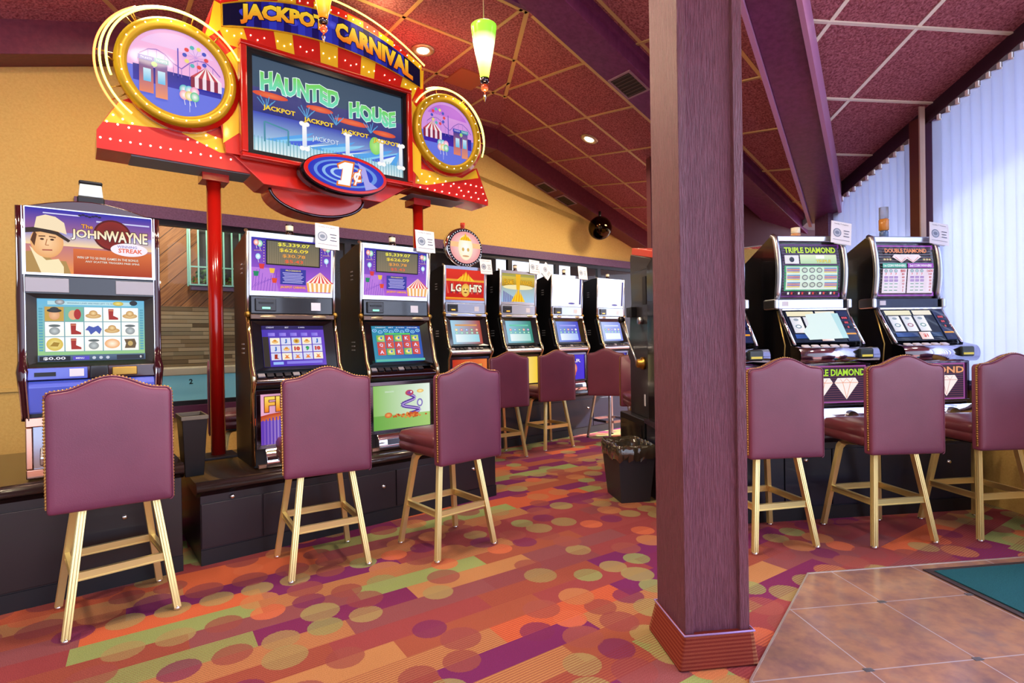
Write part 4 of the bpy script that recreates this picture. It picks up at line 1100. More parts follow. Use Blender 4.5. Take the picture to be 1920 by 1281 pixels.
    # button deck
    mb = MB(); mb.ext([(-.052, .535), (-.058, .555), (-.05, .572), (.0, .608), (.03, .61), (.03, .535)], -W+.015, W-.015, 'x'); dk = obj('button_deck', mb, DARKC if not pale else CHRS, t, bevel=.004)
    for i in range(8):
        x = -.235+.055*i; mb = MB(); mb.T = Matrix.Translation((x, -.022, .594)) @ Matrix.Rotation(R(36), 4, 'X'); mb.box(-.022, .022, -.016, .016, 0, .012)
        obj('button', mb, M('button_grey', '#2c2a30', .25) if i % 4 else M('button_lit', '#8a8690', .3), dk, bevel=.003)
    # belly glass
    mb = MB()
    for x0, x1, z0, z1 in ((-W+.02, W-.02, .475, .505), (-W+.02, W-.02, .12, .145), (-W+.02, -W+.05, .145, .475), (W-.05, W-.02, .145, .475)): mb.box(x0, x1, -.016, .004, z0, z1)
    obj('belly_frame', mb, DARKC, t, bevel=.003)
    A = Art(.48, .33); A.warp = lambda x, y: (x, y*1.0); belly(A, .48, .33); A.build('belly_glass', LIT(), t, (0, -.004, .31))
    mb = MB(); mb.ext([(0, .02), (-.05, .0), (-.06, .03), (-.05, .085), (-.02, .12), (0, .12)], -.22, .22, 'x'); tr_ = obj('coin_tray', mb, CHR, t, bevel=.006)
    obj('tray_bowl', MB().ext([(-.062, .045), (-.056, .08), (-.05, .08), (-.055, .04)], -.15, .15, 'x'), M('tray_dark', '#3a3840', .3, .6), tr_)
    obj('tray_lip', MB().box(-.26, .26, -.03, .0, .0, .02), M('copper_lip', '#b88a74', .3, .8), t)
    # louvres on the left side
    mb = MB()
    for z in (.74, .77, .80): mb.box(-W+.004, -W+.009, .20, .26, z, z+.008)
    for z in (1.28, 1.31, 1.34): mb.box(-W+.004, -W+.009, .22, .26, z, z+.008)
    obj('louvre', mb, M('louvre', '#b8b8c0', .4, .5), t)
    if topper:
        mb = MB(); mb.lathe([(.03, 1.535), (.03, 1.56), (.022, 1.565), (.022, 1.58)], (0, .12, 0), 14); mb.lathe([(.026, 1.615), (.026, 1.625), (.0001, 1.63)], (0, .12, 0), 14); k = obj('signal_light', mb, DARKC if topper == 'candle' else RED, t)
        obj('lens', MB().lathe([(.024, 1.58), (.026, 1.585), (.026, 1.612), (.024, 1.617)], (0, .12, 0), 14), M('lens_clear', '#e8e0c8', .1, coat=.5), k)
    return t
ROW = 'upright video slot machines of the left row'
upright('slot machine with amber jackpot figures and purple reel screen, right of the red post', LA(1.175, 3.78, .49), RA, carnival, scr_purple, belly_flame, group=ROW)
upright('slot machine with jackpot figures and red card symbols over a dragon belly glass', LA(1.95, 3.78, .49), RA, carnival, scr_blue, belly_dragon, group=ROW)
m4 = upright('red fronted slot machine with a round lit topper', LA(3.53, 5.17, .60), RA, top_lights, scr_far(0), belly_gen('#c03020', '#f08040', '#f8c060', 'FIRE', '#ffe070'), pale=True, topper=None, group=ROW)
upright('slot machine with a golden flame marquee under a pale band, far row', LA(4.32, 5.17, .60), RA, top_flame, scr_far(1), belly_gen('#fff0b0', '#f8d040', '#f0a020', '', '#ffffff'), pale=True, group=ROW)
upright('slot machine with a marquee painted white with glare and blue belly glass, second from the far end', LA(5.17, 5.17, .60), RA, top_glare, scr_far(2), belly_gen('#3828c0', '#4a30d8', '#e86a40', 'STAR', '#e8e0ff'), pale=True, group=ROW)
upright('farthest slot machine of the left row, marquee painted white with glare, beside the lever machine', LA(6.05, 5.17, .60), RA, top_glare, scr_far(3), belly_gen('#3a34b8', '#3828a0', '#e8ecff', '', '#ffffff'), pale=True, group=ROW)
# round topper of the red machine
mb = MB(); mb.T = Matrix.Translation((0, .10, 1.76)) @ Matrix.Scale(1.15, 4) @ Matrix.Scale(1.12, 4, (1, 0, 0)); mb.lathe([(.0001, -.035), (.185, -.035), (.20, -.02), (.20, .02), (.185, .035), (.0001, .035)], (0, 0, 0), 40, 0, 'y')
tp = obj('round_topper', mb, CHR, m4)
A = Art(.4, .4)
A.ell(0, 0, .205, .182, '#2a2430', n=40)
for i in range(40):
    g = 2*PI*i/40; A.ell(.193*math.cos(g), .172*math.sin(g), .006, .006, '#f0f0ff', n=6)
A.ell(0, 0, .18, .158, '#f0a0a0', '#fff0e8', n=40); A.rect(-.176, .0, .176, .05, '#f8c890'); A.ell(0, .0, .085, .125, '#fff2c8', '#ffffff')
A.ell(-.03, -.02, .014, .018, '#d8b060'); A.ell(.03, -.02, .014, .018, '#d8b060'); flames(A, 0, .07, .13, .08); A.ell(0, -.085, .04, .008, '#d8a070')
A.v = [(x*1.16, y*1.16, z) for x, y, z in A.v]
A.build('topper_face', LIT(), tp, (0, .056, 1.76))
obj('topper_neck', MB().box(-.06, .06, .06, .15, 1.53, 1.60), BLKM, m4)
mb = MB(); mb.lathe([(.024, 1.955), (.024, 2.01), (.028, 2.015), (.028, 2.05), (.0001, 2.055)], (0, .10, 0), 12); obj('signal_light', mb, M('red_lens', '#c03a28', .2, coat=.5), m4)
# ------------------------------------------------------------------ western video slot machine, nearest on the left
def western():
    t = thing('western_slot_machine', 'tall burgundy framed slot machine with a cowboy marquee, at the left edge', 'slot machine', LA(.085, 3.74, .62), RA)
    W = .30; BUR = M('burgundy_gloss', '#340e16', .12, coat=.35)
    prof = [(.0, 0), (0, .50), (-.03, .52), (-.02, .57), (.02, .60), (.03, .97), (.02, 1.05), (.0, 1.40), (.06, 1.42), (.40, 1.40), (.46, 1.2), (.46, 0)]
    obj('cabinet', MB().ext(prof, -W+.02, W-.02, 'x'), BLKM, t, bevel=.004)
    arch = [(-W+.01+ (2*W-.02)*i/16, 1.395+.062*math.sin(PI*i/16)) for i in range(17)]
    obj('arched_top', MB().ext([(-W+.01, 1.37)]+arch+[(W-.01, 1.37)], -.02, .12, 'y'), BUR, t, bevel=.006)
    for s in (-1, 1):
        x = s*(W-.010)
        P = [(x, -.005, 1.40), (x, .0, 1.2), (x, .012, 1.03), (x, .018, .94), (x, .018, .70), (x, .008, .60), (x, -.04, .55), (x, -.03, .50), (x-s*.008, -.012, .33), (x-s*.008, -.008, .30)]
        rl = obj('side_rail', MB().tube(P, [.020, .020, .021, .024, .022, .022, .026, .022, .016, .014], 10), BUR, t)
        mb = MB(); mb.tube([(p[0]-s*.012, p[1]-.018, p[2]) for p in P], .0045, 6); mb.tube([(p[0]+s*.014, p[1]-.012, p[2]) for p in P], .0035, 6)
        obj('chrome_pinstripe', mb, CHR, rl)
    A = Art(.54, .335); w_, h = .54, .335
    A.rect(-w_/2, -h/2, w_/2, h/2, '#f09848', '#2c2ca8', n=10); A.rect(-w_/2, -.02, w_/2, .05, '#f8d8a0', '#8a88d0'); A.rect(-.08, -h/2, w_/2, -.03, '#a83a18', '#d87038')
    A.rect(.02, .12, .26, .128, '#c8c8f0'); A.rect(-.2, .142, -.05, .148, '#d8d8f8')
    # man in a pale hat and scarf
    A.poly([(-.27, -h/2), (-.27, -.06), (-.22, -.05), (-.16, -.10), (-.11, -.10), (-.09, -h/2)], '#b08c50')
    A.poly([(-.255, -.03), (-.19, -.10), (-.14, -.09), (-.12, -.13), (-.12, -h/2), (-.21, -h/2)], '#f4e4b8')
    A.ell(-.185, -.005, .066, .082, '#e8a868', '#f8d0a0'); A.poly([(-.235, .05), (-.25, .0), (-.235, -.03), (-.225, .03)], '#5a3418')
    A.ell(-.205, .008, .008, .005, '#4a2a14'); A.ell(-.165, .008, .008, .005, '#4a2a14'); A.line([(-.185, .01), (-.192, -.022), (-.178, -.022)], .004, '#b87848'); A.line([(-.205, -.048), (-.165, -.046)], .006, '#a85040')
    A.line([(-.218, .022), (-.192, .024)], .006, '#6a4020'); A.line([(-.177, .024), (-.150, .02)], .006, '#6a4020')
    A.poly([(-.27, .035), (-.27, .06), (-.22, .07), (-.14, .05), (-.09, .01), (-.10, .0), (-.15, .035), (-.21, .045)], '#3a2a20')
    A.poly([(-.235, .065), (-.225, .12), (-.19, .135), (-.15, .128), (-.115, .10), (-.105, .04), (-.15, .055)], '#f0dcb8')
    A.ell(.09, .055, .085, .085, '#5a1410'); A.ell(.09, .055, .076, .076, '#8a2418', '#6a1812')
    A.text('The', -.02, .092, .022, '#f4a840', .05, .02, '#401008', .06); A.text('JOHN', -.012, .045, .058, '#fff8e8', .15, .03, '#301010', .07, c2='#f0d8a0'); A.text('WAYNE', .155, .050, .060, '#fff8e8', .19, .03, '#301010', .07, c2='#f0d8a0')
    A.ell(.165, -.018, .085, .036, '#f4ecf8'); A.text('WINNING', .155, -.002, .014, '#7a6ab8', .09, .01); A.text('STREAK', .17, -.024, .024, '#e86a48', .11, .03)
    A.text('WIN UP TO 50 FREE GAMES IN THE BONUS', .07, -.075, .013, '#f8f0e0', .27, .01, '#2a1010', .03); A.text('ANY SCATTER TRIGGERS FREE SPINS', .09, -.095, .010, '#f8f0e0', .24, .01, '#2a1010', .03)
    for i in range(7): A.ell(-.05+.014*i, h/2-.02+.004*math.sin(i*1.6), .008, .005, '#2a2440', n=10)
    A.build('marquee_glass', LIT(), t, (0, -.024, 1.228), (1, 0, 0), (0, -.03, 1))
    fr = MB()
    for x0, x1, z0, z1 in ((-.285, -.27, 1.05, 1.40), (.27, .285, 1.05, 1.40), (-.27, .27, 1.05, 1.062), (-.27, .27, 1.394, 1.402)): fr.box(x0, x1, -.024, 0, z0, z1)
    obj('marquee_frame', fr, CHRS, t)
    # speaker band
    obj('speaker_band', MB().box(-.275, .275, -.016, .02, .955, 1.045), BLK, t)
    for s in (-1, 1):
        sp_ = obj('speaker_grille', MB().box(min(s*.275, s*.10), max(s*.275, s*.10), -.024, -.012, .962, 1.036), M('speaker_mesh', '#9a98a0', .5, .4), t, bevel=.002)
    # screen
    mb = MB(); ow, oh, iw, ih = .275, .190, .232, .166
    Z0 = .765
    vs = [(x, -.004, Z0+v) for x, v in ((-ow, -oh), (ow, -oh), (ow, oh), (-ow, oh))]+[(x, .018, Z0+v) for x, v in ((-iw, -ih), (iw, -ih), (iw, ih), (-iw, ih))]
    mb.add(vs, [(0, 1, 5, 4), (1, 2, 6, 5), (2, 3, 7, 6), (3, 0, 4, 7)]); obj('screen_bezel', mb, M('bezel_grey', '#33302e', .4), t)
    A = Art(.46, .33); w_, h = .464, .332
    A.rect(-w_/2, -h/2, w_/2, h/2, '#9ccc70', '#68b8e0', n=8); A.rect(-.19, .135, .17, .155, '#b8e0e8'); A.text('WINNING LINES ARE PAID LEFT TO RIGHT', .0, .145, .007, '#28507a', .22, .0)
    A.rect(-.205, -.115, .205, .125, '#7aa8b0')
    for s in (-1, 1):
        for i in range(16): A.rect(s*.218-.008, -.11+.0145*i, s*.218+.008, -.101+.0145*i, '#58a0b8')
    sy = ['hat', 'face', 'hat', 'boot', 'hat', 'bag', 'boot', 'horse', 'hat', 'bag', 'coin', 'boot', 'bag', 'star', 'badge']
    for i in range(5):
        x = -.163+.0815*i
        for j in range(3):
            y = .085-.08*j; A.rect(x-.0385, y-.038, x+.0385, y+.038, '#f8f8ee', '#ffffff'); k = sy[i+5*j]
            if i == 0 and j == 0: A.rect(x-.0385, y-.038, x+.0385, y+.038, '#c8a040'); A.ell(x, y-.005, .022, .026, '#e0a070', '#f0c090'); A.ell(x, y+.018, .03, .010, '#2a2a2a'); A.ell(x, y+.025, .018, .012, '#3a3a38')
            elif k == 'face': A.rect(x-.0385, y-.038, x+.0385, y+.038, '#78b8a0'); A.ell(x-.004, y-.004, .02, .026, '#e8b080'); A.ell(x+.014, y, .015, .028, '#b02820')
            elif k == 'hat': A.ell(x, y-.008, .034, .014, '#c89850', '#f0d498'); A.ell(x, y+.006, .018, .016, '#c08a40', '#f8dca0')
            elif k == 'boot': A.poly([(x-.016, y+.03), (x+.008, y+.03), (x+.006, y-.006), (x+.028, y-.018), (x+.028, y-.028), (x-.014, y-.028)], '#a82c1c'); A.line([(x-.014, y+.022), (x+.008, y+.022)], .004, '#e8a070')
            elif k == 'bag': A.ell(x, y-.010, .022, .020, '#8a9090', '#c8d0d0'); A.ell(x, y+.018, .024, .007, '#606868')
            elif k == 'horse': A.poly([(x-.036, y-.005), (x-.02, y+.018), (x, y+.01), (x+.02, y+.02), (x+.036, y), (x+.026, y-.028), (x+.01, y-.01), (x-.012, y-.03), (x-.022, y-.008)], '#4a5ab0')
            elif k == 'coin': A.ell(x, y, .034, .034, '#d8b840', '#f4e490'); A.poly([(x-.02, y-.01), (x-.004, y+.012), (x+.02, y+.008), (x+.012, y-.012)], '#a88420')
            elif k == 'star': A.ell(x, y, .034, .026, '#f0a860', '#fff8e0')
            else: A.poly([(x-.026, y-.026), (x-.02, y), (x-.028, y+.024), (x+.02, y+.026), (x+.028, y), (x+.022, y-.026)], '#6a5230'); A.ell(x, y, .012, .014, '#c8a860')
    A.rect(-w_/2, -h/2, w_/2, -h/2+.034, '#3a4a68', '#58708a'); A.rect(-.225, -.163, -.10, -.138, '#181820'); A.text('$0.00', -.165, -.150, .017, '#f4f4ff', .09, .02); A.rect(-.09, -.16, -.02, -.14, '#5a4ac8'); A.text('MENU', -.06, -.150, .008, '#ffffff', .035)
    A.rect(.10, -.163, .225, -.138, '#2a2c38'); A.text('0', .21, -.150, .013, '#ffffff')
    for i in range(3): A.ell(.0+.03*i, -.150, .008, .008, '#c8d0e0')
    A.ell(.11, .145, .024, .012, '#c8b030', '#f0e080'); A.ell(.18, .150, .018, .014, '#28282c'); A.ell(-.14, .148, .02, .014, '#787c80', '#d0d4d8')
    A.build('screen', SCRN(), t, (0, .016, Z0), (1, 0, 0), (0, 0, 1))
    # controls below the screen
    obj('control_band', MB().box(-.275, .275, -.038, .0, .505, .572), BUR, t, bevel=.004)
    bp = obj('blue_panel', MB().box(-.272, -.03, -.048, -.03, .508, .568), M('panel_blue', '#4a58b8', .25, coat=.4, emit='#5a68d0', es=.25), t, bevel=.004)
    obj('card_slot', MB().box(-.245, -.16, -.052, -.046, .525, .546), M('slot_black', '#050506', .4), bp)
    obj('sticker', MB().box(-.105, -.045, -.050, -.046, .520, .560), MC['sticker'], bp)
    mb = MB(); mb.box(-.02, .06, -.056, -.03, .505, .575); obj('card_reader', mb, BLK, t, bevel=.006)
    obj('gold_trim', MB().box(.075, .19, -.05, -.03, .515, .562), GOLDD, t, bevel=.006)
    lp = obj('lower_panel', MB().ext([(-.03, .50), (-.045, .47), (-.018, .34), (-.0, .33), (0, .5)], -.27, .27, 'x'), MC['panel_blue'], t, bevel=.004)
    obj('key_switch', MB().box(-.165, -.14, -.045, -.025, .36, .40), CHR, lp, bevel=.003)
    fr = MB()
    for x0, x1, z0, z1 in ((-.285, .285, .265, .315), (-.285, .285, .0, .05), (-.285, -.255, .05, .265), (.255, .285, .05, .265)): fr.box(x0, x1, -.03, 0, z0, z1)
    obj('tray_surround', fr, M('rose_chrome', '#c49a86', .16, 1.), t, bevel=.006)
    obj('tray_window', MB().box(-.255, .255, -.012, -.004, .05, .265), M('tray_glass', '#8a8e9a', .12, .9), t)
    obj('coin_tray', MB().ext([(-.01, .06), (-.06, .07), (-.065, .11), (-.01, .16)], -.23, .20, 'x'), CHRS, t, bevel=.006)
    mb = MB(); mb.box(-.06, .06, .0, .09, 1.44, 1.49); k = obj('lamp_base', mb, BLKM, t, bevel=.008)
    mb = MB(); mb.frus((-.055, .055, .005, .085), (-.048, .048, .012, .078), 1.49, 1.56); obj('lamp_lens', mb, M('lens_white', '#c8d4d4', .15, coat=.6), k, bevel=.006)
    obj('lamp_cap', MB().box(-.052, .052, .006, .084, 1.56, 1.578), BLKM, k, bevel=.008)
    return t
western()
# ------------------------------------------------------------------ curved reel machines on the window side
def paytable_green(A, w_, h):
    A.rect(-w_/2, -h/2, w_/2, h/2, '#7a2a98'); A.rect(-.235, -.195, .235, .195, '#2a2438', '#3a3048')
    for i in range(18): A.rect(-.235, -.19+.021*i, .235, -.185+.021*i, '#5a3a70')
    A.text('TRIPLE DIAMOND', 0, .155, .045, '#c8e82c', .42, .03, '#1a5a1a', .07)
    A.rect(-.215, .05, -.10, .115, '#e8e8f0'); A.ell(-.158, .082, .02, .02, '#2a2a40')
    A.rect(-.09, .05, .21, .12, '#b0d8a8', '#e0f0c8'); A.text('TRIPLE', .10, .07, .02, '#f0e040', .12, .02, '#3a3a3a', .05); A.rect(.04, .09, .11, .115, '#f8fff8')
    A.rect(-.222, -.155, .222, .035, '#38a06a'); A.rect(-.21, -.145, .21, .028, '#e8f8ee', '#d0f0d8')
    for r in range(3):
        y = .0-.055*r
        for k, c in enumerate(('#e8c040', '#8848a8', '#c84a60', '#4a80c8')): A.rect(-.205, y-.018+.010*k, -.10, y-.011+.010*k, c); A.rect(.10, y-.018+.010*k, .205, y-.011+.010*k, c)
        for k in range(3): A.ell(-.06+.06*k, y, .024, .020, '#585a60', '#a8a8b0'); A.ell(-.06+.06*k, y, .017, .013, '#c8d8c8')
    for i in range(14): A.rect(-.20+.029*i, -.182, -.185+.029*i, -.165, ('#f4f4f4', '#e05050', '#3a3a3a')[i % 3])
def paytable_purple(A, w_, h):
    A.rect(-w_/2, -h/2, w_/2, h/2, '#6a2a88'); A.rect(-.24, -.195, .24, .195, '#c060d8'); A.rect(-.232, -.188, .232, .188, '#3a2a40')
    for i in range(16): A.rect(-.23, -.18+.023*i, .23, -.175+.023*i, '#6a4a58')
    A.text('DOUBLE DIAMOND', 0, .155, .034, '#f09860', .36, .03, '#5a1a3a', .06)
    for s in (-1, 1): A.poly([(s*.05-.055, .125), (s*.05+.055, .125), (s*.05+.075, .105), (s*.05, .06), (s*.05-.075, .105)], '#f4e8f0'); A.line([(s*.05-.05, .105), (s*.05, .065), (s*.05+.05, .105)], .004, '#d86a70')
    for s in (-1, 1): A.text('$$$', s*.17, .085, .014, '#f0e0a0', .07)
    A.rect(-.215, .02, -.01, .055, '#58b8a8'); A.text('1st COIN WINNERS', -.113, .037, .018, '#ffffff', .185, .02); A.rect(.0, .02, .22, .055, '#a858c8'); A.text('2nd COIN WINNERS', .11, .037, .018, '#ffffff', .19, .02)
    A.rect(-.215, -.175, -.01, .012, '#f4e8f8'); A.rect(.0, -.175, .22, .012, '#f4e8f8')
    vals = ('800', '80', '40', '25', '10', '5', '2'), ('1600', '160', '80', '50', '20', '10', '4')
    for s, x0 in ((0, -.215), (1, .0)):
        for r in range(7):
            y = -.005-.025*r
            for k in range(3):
                x = x0+.025+.042*k
                if r == 0: A.ell(x, y, .015, .013, '#7a9aa8', '#c8dce0')
                elif r == 1: A.text('7', x, y, .017, '#d83830', bold=.04)
                elif r < 4: A.rect(x-.016, y-.008, x+.016, y+.008, '#8a58b8'); A.rect(x-.014, y-.002, x+.014, y+.002, '#e8d8f4')
                else: A.rect(x-.014, y-.003, x+.014, y+.003, '#6aa890')
            A.text(vals[s][r], x0+(.17 if s == 0 else .18), y, .017 if r else .022, '#c03028', bold=.03)
def reels(glare):
    def f(A, w_, h):
        A.rect(-w_/2, -h/2, w_/2, h/2, '#141c30')
        A.rect(-.215, .10, -.02, .145, '#f0ecc8'); A.rect(-.005, .10, .135, .145, '#f4eed8'); 
        for k in range(3):
            x = -.165+.095*k; A.rect(x-.040, -.06, x+.040, .09, '#d8dce8', '#ffffff'); A.ell(x, .0, .022, .018, ('#7a98a8', '#a86a80', '#78a0a0')[k]); A.ell(x, .0, .014, .010, '#f4f8fc'); A.ell(x, .065, .018, .012, '#98a8b8')
            A.line([(x-.048, -.06), (x-.048, .09)], .006, '#0a0a12')
        A.rect(-.215, -.115, -.05, -.075, '#3058a8', '#1c3060'); A.rect(-.04, -.14, .045, -.07, '#f0c8c0', '#ffffff'); A.text('$1', 0, -.105, .035, '#e04a40', bold=.04)
        A.rect(.05, -.115, .125, -.075, '#24406a')
        A.rect(.145, -.145, .225, .145, '#26305a')
        for k, s in enumerate(('888', '88', '8')): A.rect(.155, .06-.045*k, .215, .09-.045*k, '#0c0c18'); A.text(s, .185, .075-.045*k, .020, '#e85a6a', bold=.02)
        A.rect(.15, -.085, .22, -.07, '#e8a030')
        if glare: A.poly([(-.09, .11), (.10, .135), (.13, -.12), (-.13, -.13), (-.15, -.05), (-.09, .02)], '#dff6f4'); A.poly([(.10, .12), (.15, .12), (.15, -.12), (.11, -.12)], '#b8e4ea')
    return f
def bellyd(word, wc, c):
    def f(A, w_, h):
        A.rect(-w_/2, -h/2, w_/2, h/2, '#a858a0'); A.rect(-w_/2+.01, -h/2+.01, w_/2-.01, h/2-.01, '#3a2a44')
        for i in range(16): A.rect(-w_/2+.012, -h/2+.014+.016*i, w_/2-.012, -h/2+.018+.016*i, '#7a4a58')
        A.text(word, .02, .085, .050, wc, .46, .03, '#203010', .06)
        for s in (-1, 1):
            x = s*.10; A.poly([(x-.07, .045), (x+.07, .045), (x+.095, .01), (x, -.11), (x-.095, .01)], '#fff4f0')
            A.line([(x-.095, .01), (x+.095, .01)], .004, c); A.line([(x-.03, .01), (x, -.10), (x+.03, .01)], .004, c); A.line([(x-.05, .04), (x-.03, .01), (x, .04), (x+.03, .01), (x+.05, .04)], .003, c)
    return f
def reelmachine(label, loc, top, glass, belly, topper='amber'):
    t = thing('reel_slot_machine', label, 'slot machine', loc, RB, 'curved chrome reel slot machines by the blinds'); W = .285
    bow = lambda z: .055-.035*math.sin(PI*min(1, max(0, (z-.94)/.48)))+.03*max(0, z-.94)
    zs = [.94+.48*i/8 for i in range(9)]
    prof = [(-.18, 0), (-.18, .46), (-.22, .48), (-.24, .52), (-.21, .58), (-.13, .60), (.03, .872), (.06, .88), (.06, .94)]+[(bow(z)+.01, z) for z in zs[1:]]+[(.12, 1.43), (.50, 1.26), (.50, 0)]
    obj('cabinet', MB().ext(prof, -W, W, 'x'), BLK, t, bevel=.004)
    for s in (-1, 1):
        x = s*(W-.012)
        mb = MB(); mb.tube([(x, bow(z)-.006, z) for z in zs]+[(x, .10, 1.435)], .021, 10); obj('curved_rail', mb, CHRS, t)
        mb = MB(); mb.tube([(x, .02, .872), (x, -.06, .74), (x, -.155, .60)], .013, 8); obj('screen_rail', mb, CHR, t)
    mb = MB(); N = len(zs)
    obj('top_bar', MB().box(-W+.01, W-.01, bow(1.42)-.02, .12, 1.385, 1.435), CHRS, t, bevel=.012)
    A = Art(.5, .4); top(A, .50, .40); 
    o = A.build('paytable_glass', artmat('paytable_art', .55, .12, .3, .4), t, (-.006, 0, 1.165))
    for v in o.data.vertices: v.co.y += bow(v.co.z)-.002
    me = MB(); vs = []
    for z in zs: vs += [(-W+.02, bow(z)+.004, z), (W-.02, bow(z)+.004, z)]
    me.add(vs, [(2*i, 2*i+1, 2*i+3, 2*i+2) for i in range(N-1)], 0, True); obj('glass_backing', me, M('panel_black', '#101018', .2, coat=.5), t)
    # shoulder bar with chrome ends
    sb_ = obj('shoulder_bar', MB().box(-W+.005, W-.03, .02, .09, .875, .945), CHRS if glass is True else M('bar_navy', '#2a3044', .25, .4), t, bevel=.006)
    obj('sticker', MB().box(-.25, -.20, .018, .02, .895, .93), MC['sticker'], sb_)
    for s in (-1, 1): obj('bar_end', MB().box(min(s*W*.98, s*(W+.035)), max(s*W*.98, s*(W+.035)), .005, .16, .87, .95), CHRS, t, bevel=.014)
    O, uy = rot_panel(-.145, .60, .018, .866)
    A = Art(.46, .3); A.warp = lambda x, y: (x*1.12, y*.92); reels(glass is True)(A, .46, .30); A.build('reel_glass', artmat('paytable_art', .55), t, O+Vector((0, -.010, .004)), (1, 0, 0), uy)  # the glass flag also turns on glare painted over the reels
    mb = MB(); mb.box(-W+.02, W-.02, -.0, .05, .858, .876); obj('hood_strip', mb, CHR, t, bevel=.005)
    # bulging deck
    mb = MB(); P = []
    for i in range(13):
        g = math.radians(-80+170*i/12); P.append((-.235-.045*math.cos(g)+.01, .525+.06*math.sin(g)))
    mb.ext([(-.15, .465)]+P+[(-.15, .60)], -W-.02, W+.02, 'x', 0, True); dk = obj('deck', mb, M('deck_chrome', '#b8b6cc', .10, 1.), t)
    obj('note_mouth', MB().box(.14, .25, -.28, -.25, .50, .575), M('mouth', '#1c2424', .25), dk, bevel=.012); obj('note_light', MB().box(.155, .235, -.284, -.278, .515, .53), M('olive_light', '#b8a83c', .3, emit='#c8b83c', es=.4), dk)
    for i in range(5): 
        x = -.22+.075*i; mb = MB(); mb.T = Matrix.Translation((x, -.200, .588)) @ Matrix.Rotation(R(20), 4, 'X'); mb.box(-.026, .026, -.018, .018, 0, .012); obj('button', mb, M('button_cream', '#d8d0d8', .3), dk, bevel=.004)
    A = Art(.5, .26); belly(A, .52, .27); A.build('belly_glass', LIT(), t, (0, -.186, .315))
    fr = MB()
    for x0, x1, z0, z1 in ((-W, W, .45, .47), (-W, W, .165, .182), (-W, -.262, .182, .45), (.262, W, .182, .45)): fr.box(x0, x1, -.202, -.18, z0, z1)
    obj('belly_frame', fr, DARKC, t, bevel=.003)
    mb = MB(); mb.ext([(-.18, .155), (-.23, .15), (-.26, .11), (-.265, .07), (-.24, .03), (-.18, .02)], -W-.01, W+.02, 'x', 0, True); tr_ = obj('coin_tray', mb, CHR, t, bevel=.004)
    mb = MB(); mb.lathe([(.045, -.28), (.05, -.25), (.045, -.24)], (.08, .0, .085), 20, 0, 'y'); obj('coin_cup', mb, CHRS, tr_)
    mb = MB(); mb.box(-W-.02, W+.02, -.20, -.16, 0, .02); obj('foot_rail', mb, CHRS, t)
    mb = MB(); mb.tube([(-W+.0, .03, .86), (-W+.0, -.06, .60), (-W, .0, .05)], .006, 6); obj('gold_edge', mb, GOLD, t)
    lens = {'amber': '#c88a5a', 'tall': '#c8883c'}[topper]
    if topper == 'tall':
        mb = MB(); mb.lathe([(.032, 1.41), (.032, 1.50), (.026, 1.51)], (-.03, .22, 0), 14); k = obj('signal_light', mb, M('lens_blue', '#5a7ab0', .15, coat=.5), t)
        obj('lens_orange', MB().lathe([(.03, 1.51), (.036, 1.515), (.036, 1.60), (.03, 1.605)], (-.03, .22, 0), 14), M('lens_or', '#d89040', .15, coat=.5), k)
        obj('lens_clear', MB().lathe([(.03, 1.605), (.034, 1.61), (.034, 1.70), (.0001, 1.705)], (-.03, .22, 0), 14), M('lens_clear2', '#c8d4ea', .1, trans=.6), k)
    else:
        mb = MB(); mb.lathe([(.036, 1.41), (.036, 1.46), (.030, 1.465)], (-.05, .14, 0), 14); k = obj('signal_light', mb, M('lens_amb', lens, .15, coat=.5), t)
        obj('lens_clear', MB().lathe([(.03, 1.465), (.034, 1.47), (.034, 1.51), (.0001, 1.515)], (-.05, .14, 0), 14), MC['lens_clear'], k)
    return t
reelmachine('chrome reel slot machine mostly hidden by the column', LB(1.95, 3.80, .62), paytable_green, False, bellyd('DIAMOND', '#e86a50', '#e05a50'))
reelmachine('chrome reel slot machine with a green paytable, TRIPLE DIAMOND', LB(2.79, 3.80, .62), paytable_green, True, bellyd('TRIPLE DIAMOND', '#b8e848', '#f0a080'))
reelmachine('chrome reel slot machine with a purple paytable, nearest the blinds', LB(3.60, 3.80, .62), paytable_purple, False, bellyd('DIAMOND', '#f0a070', '#e0a0a0'), 'tall')
# lever machine standing back to back with the window row, seen from its side
t = thing('lever_slot_machine', 'black slot machine with a side lever and red top, beside the column', 'slot machine', LB(1.73, 4.36, .60), RB)
prof = [(0, 0), (0, 1.33), (.03, 1.36), (.50, 1.46), (.52, 1.42), (.50, 1.0), (.53, .95), (.58, .58), (.62, .55), (.58, .50), (.55, .48), (.55, 0)]
obj('cabinet', MB().ext(prof, 0, .56, 'x'), M('cabinet_side', '#26242a', .4, coat=.2), t, bevel=.006)
obj('red_top', MB().ext([(.01, 1.36), (.01, 1.42), (.49, 1.52), (.50, 1.46)], .01, .55, 'x'), M('red_plastic', '#d8473a', .35), t, bevel=.004)
obj('side_panel', MB().box(-.006, 0, .12, .20, .98, 1.22), M('side_inset', '#15131a', .5), t)
mb = MB(); mb.lathe([(.055, 0), (.055, -.02), (.038, -.03), (.038, -.06), (.022, -.07), (.0001, -.07)], (0, .20, .47), 20, 0, 'x'); pv = obj('lever_hub', mb, GOLDD, t)
mb = MB(); mb.tube([(-.06, .20, .47), (-.075, .26, .57), (-.09, .50, .83)], [.013, .011, .009], 8); lv = obj('lever', mb, CHRS, t)
obj('lever_knob', MB().sph((-.09, .52, .86), .034, 12), BLK, lv)
obj('lock_box', MB().box(-.05, .0, .36, .50, .88, .97), BLKM, t, bevel=.004)
mb = MB(); mb.lathe([(.03, 0), (.03, -.04), (.0001, -.04)], (0, .22, .84), 16, 0, 'x'); obj('side_lock', mb, CHRS, t)
